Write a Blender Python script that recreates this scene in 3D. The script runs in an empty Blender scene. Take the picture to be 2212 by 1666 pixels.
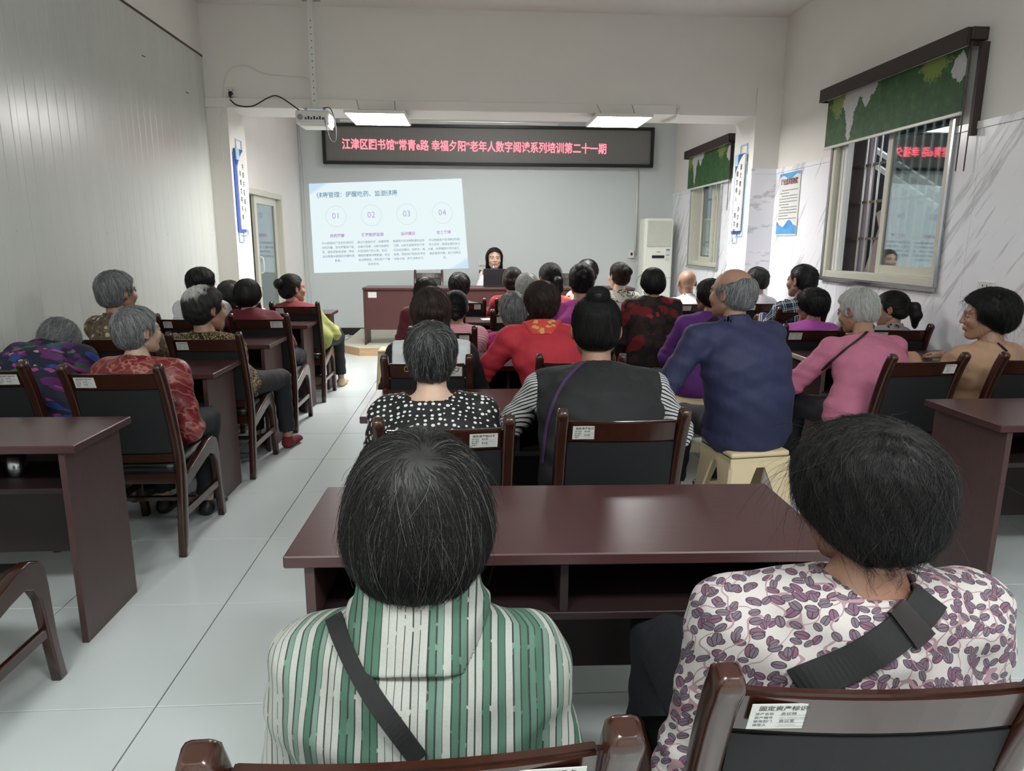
import bpy, bmesh, math, random
import numpy as np
from mathutils import Vector, Matrix, Euler
R = math.radians
sc = bpy.context.scene
col = sc.collection
# ------------------------------------------------------------------ camera
cam_d = bpy.data.cameras.new('camera'); cam = bpy.data.objects.new('camera', cam_d); col.objects.link(cam); sc.camera = cam
cam_d.sensor_width = 36; cam_d.lens = 1500 / 2212 * 36; cam_d.clip_start = .02; cam_d.clip_end = 200
cam.location = (0, 0, 1.38)
def _cam():
    yaw, pit, rol = R(3.4), R(11.7), R(.3)
    f = Vector((math.sin(yaw) * math.cos(pit), math.cos(yaw) * math.cos(pit), -math.sin(pit)))
    r = Vector((math.cos(yaw), -math.sin(yaw), 0)); u = r.cross(f)
    r2 = r * math.cos(rol) + u * math.sin(rol); u2 = -r * math.sin(rol) + u * math.cos(rol)
    return Matrix((r2, u2, -f)).transposed()
cam.rotation_euler = _cam().to_euler()
# ------------------------------------------------------------------ world, exposure
w = bpy.data.worlds.new('world'); sc.world = w; w.use_nodes = True
w.node_tree.nodes['Background'].inputs[0].default_value = (.75, .82, .9, 1); w.node_tree.nodes['Background'].inputs[1].default_value = 1.5
sc.view_settings.view_transform = 'Standard'; sc.view_settings.look = 'None'; sc.view_settings.gamma = 1
sc.view_settings.use_curve_mapping = False; sc.view_settings.exposure = 1.1
try:
    sc.cycles.use_denoising = True; sc.cycles.max_bounces = 7; sc.cycles.diffuse_bounces = 4; sc.cycles.glossy_bounces = 3
    sc.cycles.sample_clamp_indirect = 6; sc.cycles.caustics_reflective = False; sc.cycles.caustics_refractive = False
except Exception: pass
def area(name, loc, rot, sx, sy, power, colr):
    d = bpy.data.lights.new(name, 'AREA'); d.shape = 'RECTANGLE'; d.size = sx; d.size_y = sy; d.energy = power; d.color = colr
    o = bpy.data.objects.new(name, d); o.location = loc; o.rotation_euler = rot; col.objects.link(o); return o
LAMP = 34.0       # emission strength of the two hanging LED panels
area('rear_fill_light', (-1.0, -.6, 3.38), (0, 0, 0), 1.2, .6, 40, (.97, 1, 1))  # added fill above and behind the camera, brightens the near room
area('rear_fill_light', (1.5, -.6, 3.38), (0, 0, 0), 1.2, .6, 40, (.97, 1, 1))  # second added fill, on the right
area('stage_area_light', (.3, 8.6, 3.38), (0, 0, 0), 1.2, .6, 18, (.95, .98, 1))  # unseen light assumed over the stage, hidden by the beam
# ------------------------------------------------------------------ helpers
def link(o, parent=None):
    col.objects.link(o)
    if parent is not None: o.parent = parent
    return o
def tag(o, label=None, cat=None, group=None, kind=None):
    if label: o['label'] = label
    if cat: o['category'] = cat
    if group: o['group'] = group
    if kind: o['kind'] = kind
    return o
def empty(name, loc=(0, 0, 0), rz=0, label=None, cat=None, group=None):
    o = bpy.data.objects.new(name, None); o.empty_display_size = .1; o.location = loc; o.rotation_euler = (0, 0, rz)
    col.objects.link(o); return tag(o, label, cat, group)
def obj(name, me, mat=None, parent=None, loc=None, rot=None):
    o = bpy.data.objects.new(name, me)
    if mat is not None:
        if isinstance(mat, (list, tuple)):
            if not len(me.materials):
                for m in mat: me.materials.append(m)
        elif not len(me.materials): me.materials.append(mat)
    if loc is not None: o.location = loc
    if rot is not None: o.rotation_euler = rot
    return link(o, parent)
def mesh_np(name, v, f, smooth=True, uv=None, colr=None, matidx=None):
    me = bpy.data.meshes.new(name); v = np.asarray(v, dtype=np.float32)
    f = np.asarray(f, dtype=np.int32); n = f.shape[1]
    me.vertices.add(len(v)); me.vertices.foreach_set('co', v.ravel())
    me.loops.add(f.size); me.loops.foreach_set('vertex_index', f.ravel())
    me.polygons.add(len(f)); me.polygons.foreach_set('loop_start', np.arange(0, f.size, n, dtype=np.int32))
    me.polygons.foreach_set('loop_total', np.full(len(f), n, dtype=np.int32))
    if matidx is not None: me.polygons.foreach_set('material_index', np.asarray(matidx, dtype=np.int32))
    me.update(calc_edges=True)
    if smooth: me.polygons.foreach_set('use_smooth', np.ones(len(f), dtype=bool))
    if uv is not None:
        l = me.uv_layers.new(name='UVMap'); l.data.foreach_set('uv', np.asarray(uv, dtype=np.float32)[f.ravel()].ravel())
    if colr is not None:
        a = me.color_attributes.new('Col', 'FLOAT_COLOR', 'POINT'); a.data.foreach_set('color', np.asarray(colr, dtype=np.float32).ravel())
    return me
def bm_mesh(name, bm, smooth=False):
    me = bpy.data.meshes.new(name); bmesh.ops.recalc_face_normals(bm, faces=bm.faces)
    bm.to_mesh(me); bm.free()
    if smooth:
        for p in me.polygons: p.use_smooth = True
    return me
def bbox(bm, x0, x1, y0, y1, z0, z1, bev=0, seg=1, M=None):
    r = bmesh.ops.create_cube(bm, size=1); vs = r['verts']
    bmesh.ops.scale(bm, vec=(x1 - x0, y1 - y0, z1 - z0), verts=vs)
    bmesh.ops.translate(bm, vec=((x0 + x1) / 2, (y0 + y1) / 2, (z0 + z1) / 2), verts=vs)
    if bev:
        es = list({e for v in vs for e in v.link_edges})
        r = bmesh.ops.bevel(bm, geom=es, offset=bev, segments=seg, affect='EDGES', profile=.5)
        vs = list({v for f in r['faces'] for v in f.verts} | {v for v in vs if v.is_valid})
    if M is not None: bmesh.ops.transform(bm, matrix=M, verts=vs)
    return vs
def box(name, x0, x1, y0, y1, z0, z1, mat, parent=None, bev=0, seg=1, loc=None, rot=None):
    bm = bmesh.new(); bbox(bm, x0, x1, y0, y1, z0, z1, bev, seg)
    return obj(name, bm_mesh(name, bm, bev > 0 and seg > 1), mat, parent, loc, rot)
def boxes(name, lst, mat, parent=None, bev=0, loc=None, rot=None):
    bm = bmesh.new()
    for b in lst: bbox(bm, *b, bev)
    return obj(name, bm_mesh(name, bm), mat, parent, loc, rot)
def frame_from(t, up=Vector((0, 0, 1))):
    t = t.normalized(); s = t.cross(up)
    if s.length < 1e-4: s = t.cross(Vector((0, 1, 0)))
    s.normalize(); n = s.cross(t); return s, n
def tube(name, pts, rad, mat, parent=None, n=8, cap=True, sx=1., closed=False):
    """swept tube; rad a number or one per point"""
    pts = [Vector(p) for p in pts]; rads = rad if isinstance(rad, (list, tuple)) else [rad] * len(pts)
    V = []; F = []; up = None
    for i, p in enumerate(pts):
        a = pts[max(0, i - 1)]; b = pts[min(len(pts) - 1, i + 1)]; t = (b - a)
        if t.length < 1e-9: t = Vector((0, 0, 1))
        t.normalize()
        if up is None:
            s, u = frame_from(t)
        else:
            s = t.cross(up)
            if s.length < 1e-5: s, u = frame_from(t)
            else: s.normalize(); u = s.cross(t)
        up = u
        for k in range(n):
            an = 2 * math.pi * k / n; V.append(p + s * math.cos(an) * rads[i] * sx + u * math.sin(an) * rads[i])
    for i in range(len(pts) - 1):
        for k in range(n):
            F.append((i * n + k, i * n + (k + 1) % n, (i + 1) * n + (k + 1) % n, (i + 1) * n + k))
    fs = [list(f) for f in F]
    if cap: fs.append(list(range(n))[::-1]); fs.append([(len(pts) - 1) * n + k for k in range(n)])
    me = bpy.data.meshes.new(name); me.from_pydata([tuple(v) for v in V], [], fs); me.update()
    for p in me.polygons: p.use_smooth = len(p.vertices) == 4
    return obj(name, me, mat, parent)
def smooth_pts(pts, n=6):
    """Catmull-Rom"""
    P = [Vector(p) for p in pts]; P = [P[0] * 2 - P[1]] + P + [P[-1] * 2 - P[-2]]; out = []
    for i in range(1, len(P) - 2):
        for k in range(n):
            t = k / n; a, b, c, d = P[i - 1:i + 3]
            out.append(.5 * ((2 * b) + (-a + c) * t + (2 * a - 5 * b + 4 * c - d) * t * t + (-a + 3 * b - 3 * c + d) * t ** 3))
    out.append(P[-2]); return out
def extrude_outline(name, pts2, x0, x1, mat, parent=None, bev=.004, smooth=True):
    """outline in (y,z) extruded along x, edges bevelled"""
    bm = bmesh.new(); a = [bm.verts.new((x0, p[0], p[1])) for p in pts2]; b = [bm.verts.new((x1, p[0], p[1])) for p in pts2]
    f1 = bm.faces.new(a); f2 = bm.faces.new(b[::-1]); n = len(a)
    for i in range(n): bm.faces.new((a[i], b[i], b[(i + 1) % n], a[(i + 1) % n]))
    bmesh.ops.recalc_face_normals(bm, faces=bm.faces)
    if bev:
        es = [e for e in f1.edges] + [e for e in f2.edges]
        bmesh.ops.bevel(bm, geom=es, offset=bev, segments=2, affect='EDGES', profile=.5)
    me = bm_mesh(name, bm)
    for p in me.polygons: p.use_smooth = smooth and len(p.vertices) == 4
    return obj(name, me, mat, parent)
def copy_tree(o, parent=None):
    c = o.copy(); col.objects.link(c)
    if parent is not None: c.parent = parent
    for ch in list(o.children): copy_tree(ch, c)
    return c
_FONT_CACHE = {}
def text_mesh(s, size=1., align='LEFT', offset=0., spacing=1., line=1., res=2):
    k = (s, size, align, offset, spacing, line)
    if k in _FONT_CACHE: return _FONT_CACHE[k]
    cu = bpy.data.curves.new('text', 'FONT'); cu.body = s; cu.size = size; cu.align_x = align; cu.resolution_u = res
    cu.offset = offset; cu.space_character = spacing; cu.space_line = line
    o = bpy.data.objects.new('text', cu); col.objects.link(o); bpy.context.view_layer.update()
    me = bpy.data.meshes.new_from_object(o.evaluated_get(bpy.context.evaluated_depsgraph_get()))
    V = np.zeros(len(me.vertices) * 3, dtype=np.float32); me.vertices.foreach_get('co', V); V = V.reshape(-1, 3)
    F = [tuple(p.vertices) for p in me.polygons]
    bpy.data.objects.remove(o); bpy.data.curves.remove(cu); bpy.data.meshes.remove(me)
    _FONT_CACHE[k] = (V, F); return V, F
def py_mesh(name, V, F, smooth=False, mi=None):
    me = bpy.data.meshes.new(name); me.from_pydata([tuple(map(float, v)) for v in V], [], F); me.update()
    if mi is not None: me.polygons.foreach_set('material_index', mi)
    if smooth:
        for p in me.polygons: p.use_smooth = True
    return me
# ------------------------------------------------------------------ materials
class NT:
    def __init__(s, name):
        s.m = bpy.data.materials.new(name); s.m.use_nodes = True; s.t = s.m.node_tree; s.n = s.t.nodes
        s.b = s.n['Principled BSDF']
    def new(s, typ, **kw):
        n = s.n.new(typ)
        for k, v in kw.items():
            if k == 'ins':
                for a, b in v.items():
                    if isinstance(b, bpy.types.NodeSocket): s.t.links.new(b, n.inputs[a])
                    else: n.inputs[a].default_value = b
            else: setattr(n, k, v)
        return n
    def math(s, op, a, b=0., c=0.):
        n = s.new('ShaderNodeMath', operation=op)
        for i, v in enumerate((a, b, c)):
            if isinstance(v, bpy.types.NodeSocket): s.t.links.new(v, n.inputs[i])
            else: n.inputs[i].default_value = v
        return n.outputs[0]
    def mix(s, fac, a, b):
        n = s.new('ShaderNodeMix', data_type='RGBA')
        for k, v in ((0, fac), (6, a), (7, b)):
            if isinstance(v, bpy.types.NodeSocket): s.t.links.new(v, n.inputs[k])
            else: n.inputs[k].default_value = v if not isinstance(v, tuple) or len(v) == 4 else (*v, 1)
        return n.outputs[2]
    def ramp(s, fac, stops, interp='LINEAR'):
        n = s.new('ShaderNodeValToRGB'); r = n.color_ramp; r.interpolation = interp
        while len(r.elements) < len(stops): r.elements.new(.5)
        for e, (p, c) in zip(r.elements, stops): e.position = p; e.color = (*c, 1) if len(c) == 3 else c
        s.t.links.new(fac, n.inputs[0]); return n.outputs[0]
    def coord(s, kind='Object'): return s.new('ShaderNodeTexCoord').outputs[kind]
    def mapping(s, vec, scale=(1, 1, 1), loc=(0, 0, 0), rot=(0, 0, 0)):
        return s.new('ShaderNodeMapping', ins={'Vector': vec, 'Scale': scale, 'Location': loc, 'Rotation': rot}).outputs[0]
    def noise(s, vec, scale=5., detail=3., rough=.5, out=0):
        return s.new('ShaderNodeTexNoise', ins={'Vector': vec, 'Scale': scale, 'Detail': detail, 'Roughness': rough}).outputs[out]
    def bump(s, h, strength=.2, dist=.01):
        n = s.new('ShaderNodeBump', ins={'Height': h, 'Strength': strength, 'Distance': dist}); s.t.links.new(n.outputs[0], s.b.inputs['Normal']); return n
    def set(s, **kw):
        mp = {'color': 'Base Color', 'rough': 'Roughness', 'metal': 'Metallic', 'spec': 'Specular IOR Level', 'coat': 'Coat Weight', 'sheen': 'Sheen Weight', 'trans': 'Transmission Weight', 'emit': 'Emission Color', 'estr': 'Emission Strength', 'alpha': 'Alpha', 'croough': 'Coat Roughness'}
        for k, v in kw.items():
            i = s.b.inputs[mp[k]]
            if isinstance(v, bpy.types.NodeSocket): s.t.links.new(v, i)
            else: i.default_value = (*v, 1) if isinstance(v, tuple) and len(v) == 3 else v
        return s.m
def rgb(r, g, b):
    """sRGB 0-255 -> linear"""
    def f(c):
        c /= 255; return c / 12.92 if c <= .04045 else ((c + .055) / 1.055) ** 2.4
    return (f(r), f(g), f(b))
def plain(name, c, rough=.5, metal=0., var=.06, scale=30, bump=0., **kw):
    n = NT(name); v = n.coord()
    nz = n.noise(v, scale, 3)
    k1 = tuple(x * (1 - var) for x in c); k2 = tuple(min(1, x * (1 + var)) for x in c)
    n.set(color=n.mix(nz, (*k1, 1), (*k2, 1)), rough=rough, metal=metal, **kw)
    if bump: n.bump(nz, bump, .003)
    return n.m
def emis(name, c, s):
    n = NT(name); n.set(color=(0, 0, 0), emit=c, estr=s, rough=.6); return n.m
M = {}
M['wall'] = plain('painted_plaster', rgb(231, 228, 222), .75, var=.03, scale=2.5, bump=.05)
M['ceil'] = plain('ceiling_paint', rgb(234, 231, 226), .8, var=.02, scale=2)
M['backwall'] = plain('back_wall_paint', rgb(204, 211, 211), .6, var=.015, scale=2)
def _metalpanel():
    n = NT('ribbed_panel_skin'); v = n.coord()
    n.set(color=n.mix(n.noise(n.mapping(v, (1, 1.5, .4)), 3), (*rgb(196, 200, 194), 1), (*rgb(210, 214, 208), 1)), rough=n.math('MULTIPLY_ADD', n.noise(v, 3), .12, .24), spec=.5)
    n.bump(n.noise(n.mapping(v, (1, 2, .5)), 2.5, 1), .12, .02); return n.m
M['panel'] = _metalpanel()
def _marble():
    n = NT('marble_sheet'); v = n.coord()
    r = n.mapping(v, (1, 1, 1), rot=(R(52), 0, 0))
    st = n.mapping(r, (2., 1.1, 11.))
    nz = n.noise(st, 1.1, 4, .62)
    vein = n.ramp(nz, [(.0, (1, 1, 1)), (.56, (1, 1, 1)), (.63, (.45, .45, .45)), (.67, (.85, .85, .85)), (1, (1, 1, 1))])
    cl = n.mix(n.noise(v, 2.2, 2), (*rgb(240, 240, 246), 1), (*rgb(250, 250, 254), 1))
    mx = n.new('ShaderNodeMix', data_type='RGBA', blend_type='MULTIPLY'); mx.inputs[0].default_value = .62
    n.t.links.new(cl, mx.inputs[6]); n.t.links.new(vein, mx.inputs[7])
    n.set(color=mx.outputs[2], rough=.22); return n.m
M['marble'] = _marble()
def _tile():
    n = NT('polished_floor_tile'); v = n.coord(); oi = n.new('ShaderNodeObjectInfo')
    base = n.mix(n.noise(v, 1.6, 4), (*rgb(208, 216, 216), 1), (*rgb(212, 219, 219), 1))
    dirt = n.ramp(n.noise(n.mapping(v, (1, 1, 1)), 7, 5, .7), [(0, (1, 1, 1)), (.62, (1, 1, 1)), (.8, (.8, .8, .79))])
    spk = n.new('ShaderNodeTexVoronoi', ins={'Vector': v, 'Scale': 2.6}).outputs['Distance']
    sp = n.ramp(spk, [(0, (.18, .18, .18)), (.011, (.18, .18, .18)), (.016, (1, 1, 1))])
    a = n.new('ShaderNodeMix', data_type='RGBA', blend_type='MULTIPLY'); a.inputs[0].default_value = .12
    n.t.links.new(base, a.inputs[6]); n.t.links.new(dirt, a.inputs[7])
    b = n.new('ShaderNodeMix', data_type='RGBA', blend_type='MULTIPLY'); b.inputs[0].default_value = 1
    n.t.links.new(a.outputs[2], b.inputs[6]); n.t.links.new(sp, b.inputs[7])
    n.set(color=b.outputs[2], rough=n.math('MULTIPLY_ADD', n.noise(v, 5, 3), .07, .2)); return n.m
M['tile'] = _tile()
M['grout'] = plain('grout', rgb(95, 97, 96), .9)
def wood(name, c1, c2, rough=.3, coat=.3, sc_=(1.2, 14, 14)):
    n = NT(name); v = n.coord()
    g = n.noise(n.mapping(v, sc_), 9, 5, .65)
    n.set(color=n.mix(g, (*c1, 1), (*c2, 1)), rough=rough, coat=coat, croough=.12); n.bump(g, .04, .002); return n.m
M['desk'] = wood('mahogany_laminate', rgb(58, 34, 35), rgb(78, 48, 48), .33, .0)
M['deskside'] = wood('mahogany_laminate_side', rgb(58, 38, 38), rgb(84, 60, 59), .42, 0, (14, 14, 1.2))
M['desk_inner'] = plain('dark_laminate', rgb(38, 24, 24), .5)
M['podium'] = wood('podium_laminate', rgb(70, 38, 38), rgb(92, 56, 54), .4, 0)
def _chairwood():
    n = NT('varnished_red_wood'); v = n.coord()
    g = n.noise(n.mapping(v, (10, 6, 3)), 6, 4, .6)
    c = n.mix(g, (*rgb(38, 18, 13), 1), (*rgb(66, 34, 23), 1))
    chips = n.ramp(n.noise(v, 9, 2), [(0, (0, 0, 0)), (.775, (0, 0, 0)), (.785, (1, 1, 1))], 'LINEAR')
    n.set(color=n.mix(chips, c, (*rgb(176, 128, 88), 1)), rough=.26, coat=.4, croough=.1); return n.m
M['chairwood'] = _chairwood()
M['leather'] = plain('black_leatherette', rgb(15, 16, 18), .4, var=.15, scale=60, bump=.15)
M['backfab'] = plain('black_back_cloth', rgb(13, 14, 17), .8, var=.2, scale=90, bump=.1)
M['sticker'] = plain('white_sticker', rgb(205, 205, 200), .45, var=.03)
M['ink'] = plain('printed_ink', rgb(60, 62, 66), .6)
M['cream'] = plain('cream_aluminium', rgb(206, 204, 188), .4, var=.02)
M['whitepl'] = plain('white_plastic', rgb(222, 222, 216), .35, var=.02)
M['acwhite'] = plain('conditioner_casing', rgb(240, 242, 230), .35, var=.015)
M['black'] = plain('black_plastic', rgb(18, 18, 20), .4)
M['dark'] = plain('dark_void', rgb(20, 20, 22), .8)
M['steel'] = plain('brushed_steel', rgb(180, 182, 186), .25, 1., var=.05)
M['bar'] = plain('window_bar_steel', rgb(212, 212, 204), .35, .3, var=.05)
M['rust'] = plain('rusty_bar', rgb(88, 70, 66), .6, .2, var=.2)
M['ivoryst'] = plain('ivory_plastic', rgb(218, 200, 164), .4, var=.08, scale=8)
def _glass(name, tint, rough=.02, mixf=.14):
    n = NT(name); t = n.new('ShaderNodeBsdfTransparent', ins={'Color': (*tint, 1)}); g = n.new('ShaderNodeBsdfGlossy', ins={'Color': (1, 1, 1, 1), 'Roughness': rough})
    lw = n.new('ShaderNodeLayerWeight', ins={'Blend': .35}); f = n.math('MULTIPLY_ADD', lw.outputs['Fresnel'], .6, mixf)
    m = n.new('ShaderNodeMixShader', ins={0: f, 1: t.outputs[0], 2: g.outputs[0]})
    n.t.links.new(m.outputs[0], n.n['Material Output'].inputs[0]); n.n.remove(n.b); return n.m
M['glass'] = _glass('window_glass', (.78, .86, .86))
# ================================================================== SETTING
XL, XR, YB, YC, ZC = -2.43, 3.0, 10.45, 6.95, 3.46
Y0 = -2.6
fl = box('floor', XL - .1, XR + .1, Y0, YB + .1, -.15, -.012, M['grout']); tag(fl, kind='structure')
_tm = {}
def tile(x0, x1, y0, y1):
    k = (round(x1 - x0, 3), round(y1 - y0, 3))
    if k not in _tm:
        bm = bmesh.new(); bbox(bm, 0, k[0], 0, k[1], -.012, 0); 
        es = [e for e in bm.edges if all(v.co.z > -.001 for v in e.verts)]
        bmesh.ops.bevel(bm, geom=es, offset=.0012, segments=1, affect='EDGES'); _tm[k] = bm_mesh('tile', bm); _tm[k].materials.append(M['tile'])
    return obj('tile', _tm[k], None, fl, (x0, y0, 0))
T = .611; g = .0022
xs = [-.959 + T * k for k in range(-3, 8)]; ys = [1.913 + T * k for k in range(-8, 15)]
for i in range(len(xs) - 1):
    for j in range(len(ys) - 1):
        a, b, c, d = max(xs[i] + g, XL), min(xs[i + 1] - g, XR), max(ys[j] + g, Y0), min(ys[j + 1] - g, YB)
        if b - a > .02 and d - c > .02: tile(a, b, c, d)
ce = box('ceiling', XL - .1, XR + .1, Y0, YB + .1, ZC, ZC + .15, M['ceil']); tag(ce, kind='structure')
wb = box('wall_back', XL - .1, XR + .1, YB, YB + .15, 0, ZC, M['backwall']); tag(wb, kind='structure')
wr = box('wall_rear', XL - .1, XR + .1, Y0 - .15, Y0, 0, ZC, M['wall']); tag(wr, kind='structure')
bb = box('baseboard_back', XL, XR, YB - .012, YB, 0, .11, M['black']); tag(bb, kind='structure')
# beam and columns
be = boxes('beam', [(XL, XR, YC, YC + .47, 2.58, ZC)], M['wall']); tag(be, kind='structure')
t1 = box('trim_1', XL, 2.0, YC - .022, YC + .001, 2.58, 2.665, M['wall'], bev=.003); tag(t1, kind='structure')
cl = box('column_left', XL, -2.24, YC - .004, YC + .48, 0, 2.585, M['wall']); tag(cl, kind='structure')
cr = box('column_right', 2.75, XR, YC - .03, YC + .48, 0, 2.83, M['wall']); tag(cr, kind='structure')
# ---- left wall : base wall, ribbed metal panels, door beyond the column
wl = boxes('wall_left', [(XL - .15, XL - .03, Y0, YC, 0, ZC), (XL - .03, XL + .0, Y0, YC, 3.02, ZC), (XL - .15, XL, YC, 7.95, 0, ZC), (XL - .15, XL, 9.42, YB, 0, ZC), (XL - .15, XL, 7.95, 9.42, 1.95, ZC)], M['wall']); tag(wl, kind='structure')
def rib_panel_mesh(wd, h):
    """thin sheet with shallow pressed grooves every 10 cm"""
    prof = []; y = 0
    while y < wd - 1e-6:
        prof += [(y, 0), (min(y + .088, wd), 0), (min(y + .092, wd), -.0013), (min(y + .096, wd), -.0013)]; y += .1
    prof.append((wd, 0)); V = []; F = []
    for (py, px) in prof: V += [(px, py, 0), (px, py, h)]
    for i in range(len(prof) - 1): F.append((2 * i, 2 * i + 2, 2 * i + 3, 2 * i + 1))
    n = len(V); V += [(-.028, 0, 0), (-.028, 0, h), (-.028, wd, 0), (-.028, wd, h)]; F += [(n, 0, 1, n + 1), (2 * len(prof) - 2, n + 2, n + 3, 2 * len(prof) - 1), (n + 2, n, n + 1, n + 3)]
    F.append(tuple([2 * i + 1 for i in range(len(prof))] + [n + 3, n + 1])); return py_mesh('wall_panel', V, F)
_rp = rib_panel_mesh(.948, 3.012)
y = YC - .95
while y > Y0 - .9:
    if y >= Y0: obj('wall_panel', _rp, M['panel'], wl, (XL, y, .002))
    y -= .95
obj('wall_panel', rib_panel_mesh(.99, 3.012), M['panel'], wl, (XL, Y0 + .02, .002))
box('cover_strip', XL - .002, XL + .004, Y0, YC, 3.012, 3.03, M['rust'], wl)
for (yy, zz) in ((4.6, 2.85), (5.7, 2.72), (6.5, 2.62)):
    box('panel_clip', XL, XL + .004, yy, yy + .05, zz, zz + .006, M['ink'], wl)
# room beyond the door
boxes('wall_side', [(-3.9, -3.8, 7.3, 10.2, 0, 2.6), (-3.8, XL - .15, 10.0, 10.1, 0, 2.6), (-3.8, XL - .15, 7.2, 7.3, 0, 2.6), (-3.9, XL - .15, 7.2, 10.1, 2.5, 2.6), (-3.9, XL - .15, 7.2, 10.1, -.1, -.01)], M['wall'])['kind'] = 'structure'
d1 = empty('door_1', (XL - .07, 7.95, 0)); tag(d1, kind='structure')
boxes('door_frame', [(-.06, .075, 0, .05, 0, 1.95), (-.06, .075, 1.42, 1.47, 0, 1.95), (-.06, .075, .05, 1.42, 1.89, 1.95), (-.06, .075, 0, 1.47, -.001, .015)], M['cream'], d1, bev=.004)
lf = boxes('door_leaf', [(-.01, .03, .42, .50, .015, 1.89), (-.01, .03, 1.24, 1.32, .015, 1.89), (-.01, .03, .5, 1.24, 1.80, 1.89), (-.01, .03, .5, 1.24, .015, .14), (-.05, -.015, 1.3, 1.42, .015, 1.89)], M['cream'], d1, bev=.003)
box('door_glass', .006, .014, .5, 1.24, .14, 1.8, M['glass'], lf)
tube('door_handle', smooth_pts([(.04, .46, 1.0), (.075, .46, 1.03), (.075, .46, 1.17), (.04, .46, 1.2)], 5), .008, M['whitepl'], lf)
nb = empty('notice_board', (-3.79, 8.6, 0), 0, 'white notice sheets with a blue band on the wall seen through the door gap', 'notice')
box('sheet', 0, .01, 0, .9, 1.2, 1.9, M['whitepl'], nb); box('band', .01, .014, .05, .85, 1.5, 1.6, plain('blue_print', rgb(50, 90, 170), .5), nb)
for k in range(4): box('text_line', .01, .013, .1, .8, 1.32 - k * .03, 1.33 - k * .03, M['ink'], nb)
ck = box('cabinet', 0, .4, 0, 1.1, 0, 1.1, plain('brown_board', rgb(92, 70, 58), .6), None, bev=.006, loc=(-3.78, 7.6, 0)); tag(ck, 'brown low cabinet in the room behind the sliding door', 'cabinet')
# ---- right wall with two windows
W1 = (4.35, 5.81, 1.105, 2.42); W2 = (8.39, 9.54, 1.085, 2.36)
def wall_right():
    L = []; yy = Y0
    for (a, b, z0, z1) in (W1, W2):
        L.append((XR, XR + .12, yy, a, 0, ZC)); L += [(XR, XR + .12, a, b, 0, z0), (XR, XR + .12, a, b, z1, ZC)]; yy = b
    L.append((XR, XR + .12, yy, YB + .1, 0, ZC)); return boxes('wall_right', L, M['wall'])
wrt = wall_right(); tag(wrt, kind='structure')
def mpanel(y0, y1, z0, z1):
    if y1 - y0 > .02 and z1 - z0 > .02: box('marble_panel', XR - .009, XR + .001, y0 + .0012, y1 - .0012, z0, z1, M['marble'], wrt, bev=.0015)
ZM = 2.045
def span(a, b, z0, z1, st=.61):
    y = a
    while y < b - .01: mpanel(y, min(y + st, b), z0, z1); y += st
span(Y0, W1[0], .002, ZM); span(W1[0], W1[1], .002, W1[2]); span(W1[1], YC - .03, .002, ZM)
span(YC + .48, W2[0], .002, ZM); span(W2[0], W2[1], .002, W2[2]); span(W2[1], YB, .002, ZM)
for a, b in ((Y0, W1[0]), (W1[1], YC - .03), (YC + .48, W2[0]), (W2[1], YB)):
    box('marble_border', XR - .016, XR, a, b, ZM, ZM + .045, M['marble'], wrt, bev=.003)
for nm, b in (('marble_panel', (2.742, XR - .008, YC - .038, YC - .03, .002, ZM)), ('marble_panel', (2.742, 2.75, YC - .03, YC + .48, .002, ZM)), ('marble_border', (2.738, XR - .008, YC - .045, YC - .03, ZM, ZM + .045))):
    box(nm, *b, M['marble'], cr, bev=.0015)
def window(name, W, sash_y, fixed_y, bars_y):
    y0, y1, z0, z1 = W; w_ = empty(name, (XR, y0, z0)); tag(w_, kind='structure'); L = y1 - y0; H = z1 - z0
    boxes('window_frame', [(-.02, .11, 0, .05, 0, H), (-.02, .11, L - .05, L, 0, H), (-.02, .11, .05, L - .05, 0, .055), (-.02, .11, .05, L - .05, H - .05, H)], M['cream'], w_, bev=.003)
    boxes('window_sill', [(-.045, -.02, -.02, L + .02, -.03, -.004), (-.03, -.009, -.02, L + .02, -.004, .004)], M['steel'], w_, bev=.002)
    boxes('window_trim', [(-.03, -.009, -.022, 0, 0, H), (-.03, -.009, L, L + .022, 0, H)], M['steel'], w_, bev=.002)
    def sash(a, b, x):
        s = boxes('sash', [(x, x + .028, a, a + .055, .055, H - .05), (x, x + .028, b - .055, b, .055, H - .05), (x, x + .028, a + .055, b - .055, .055, .12), (x, x + .028, a + .055, b - .055, H - .12, H - .05)], M['cream'], w_, bev=.002)
        box('pane', x + .012, x + .017, a + .055, b - .055, .12, H - .12, M['glass'], s)
    sash(fixed_y[0] - y0, fixed_y[1] - y0, .03)
    if sash_y: sash(sash_y[0] - y0, sash_y[1] - y0, .065)
    bx = .135; y = bars_y[0] - y0
    while y < bars_y[1] - y0:
        tube('window_bar', [(bx, y, -.02), (bx, y, H)], .009, M['bar'], w_, n=6); y += .098
    for zz in (.3, .58, .86): box('window_bar', bx - .004, bx + .012, 0, L, zz * H / 1.3, zz * H / 1.3 + .02, M['rust'], w_)
    return w_
window('window_1', W1, None, (4.38, 5.12), (4.4, 5.6))
window('window_2', W2, (8.75, 9.25), (8.8, 9.26), (8.42, 9.3))
w1 = bpy.data.objects['window_1']
boxes('track', [(.0, .03, 1.27, 1.31, .055, 1.27), (.045, .07, 1.31, 1.36, .055, 1.27), (.02, .1, 1.36, 1.41, .055, 1.27)], M['whitepl'], w1, bev=.003)
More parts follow.
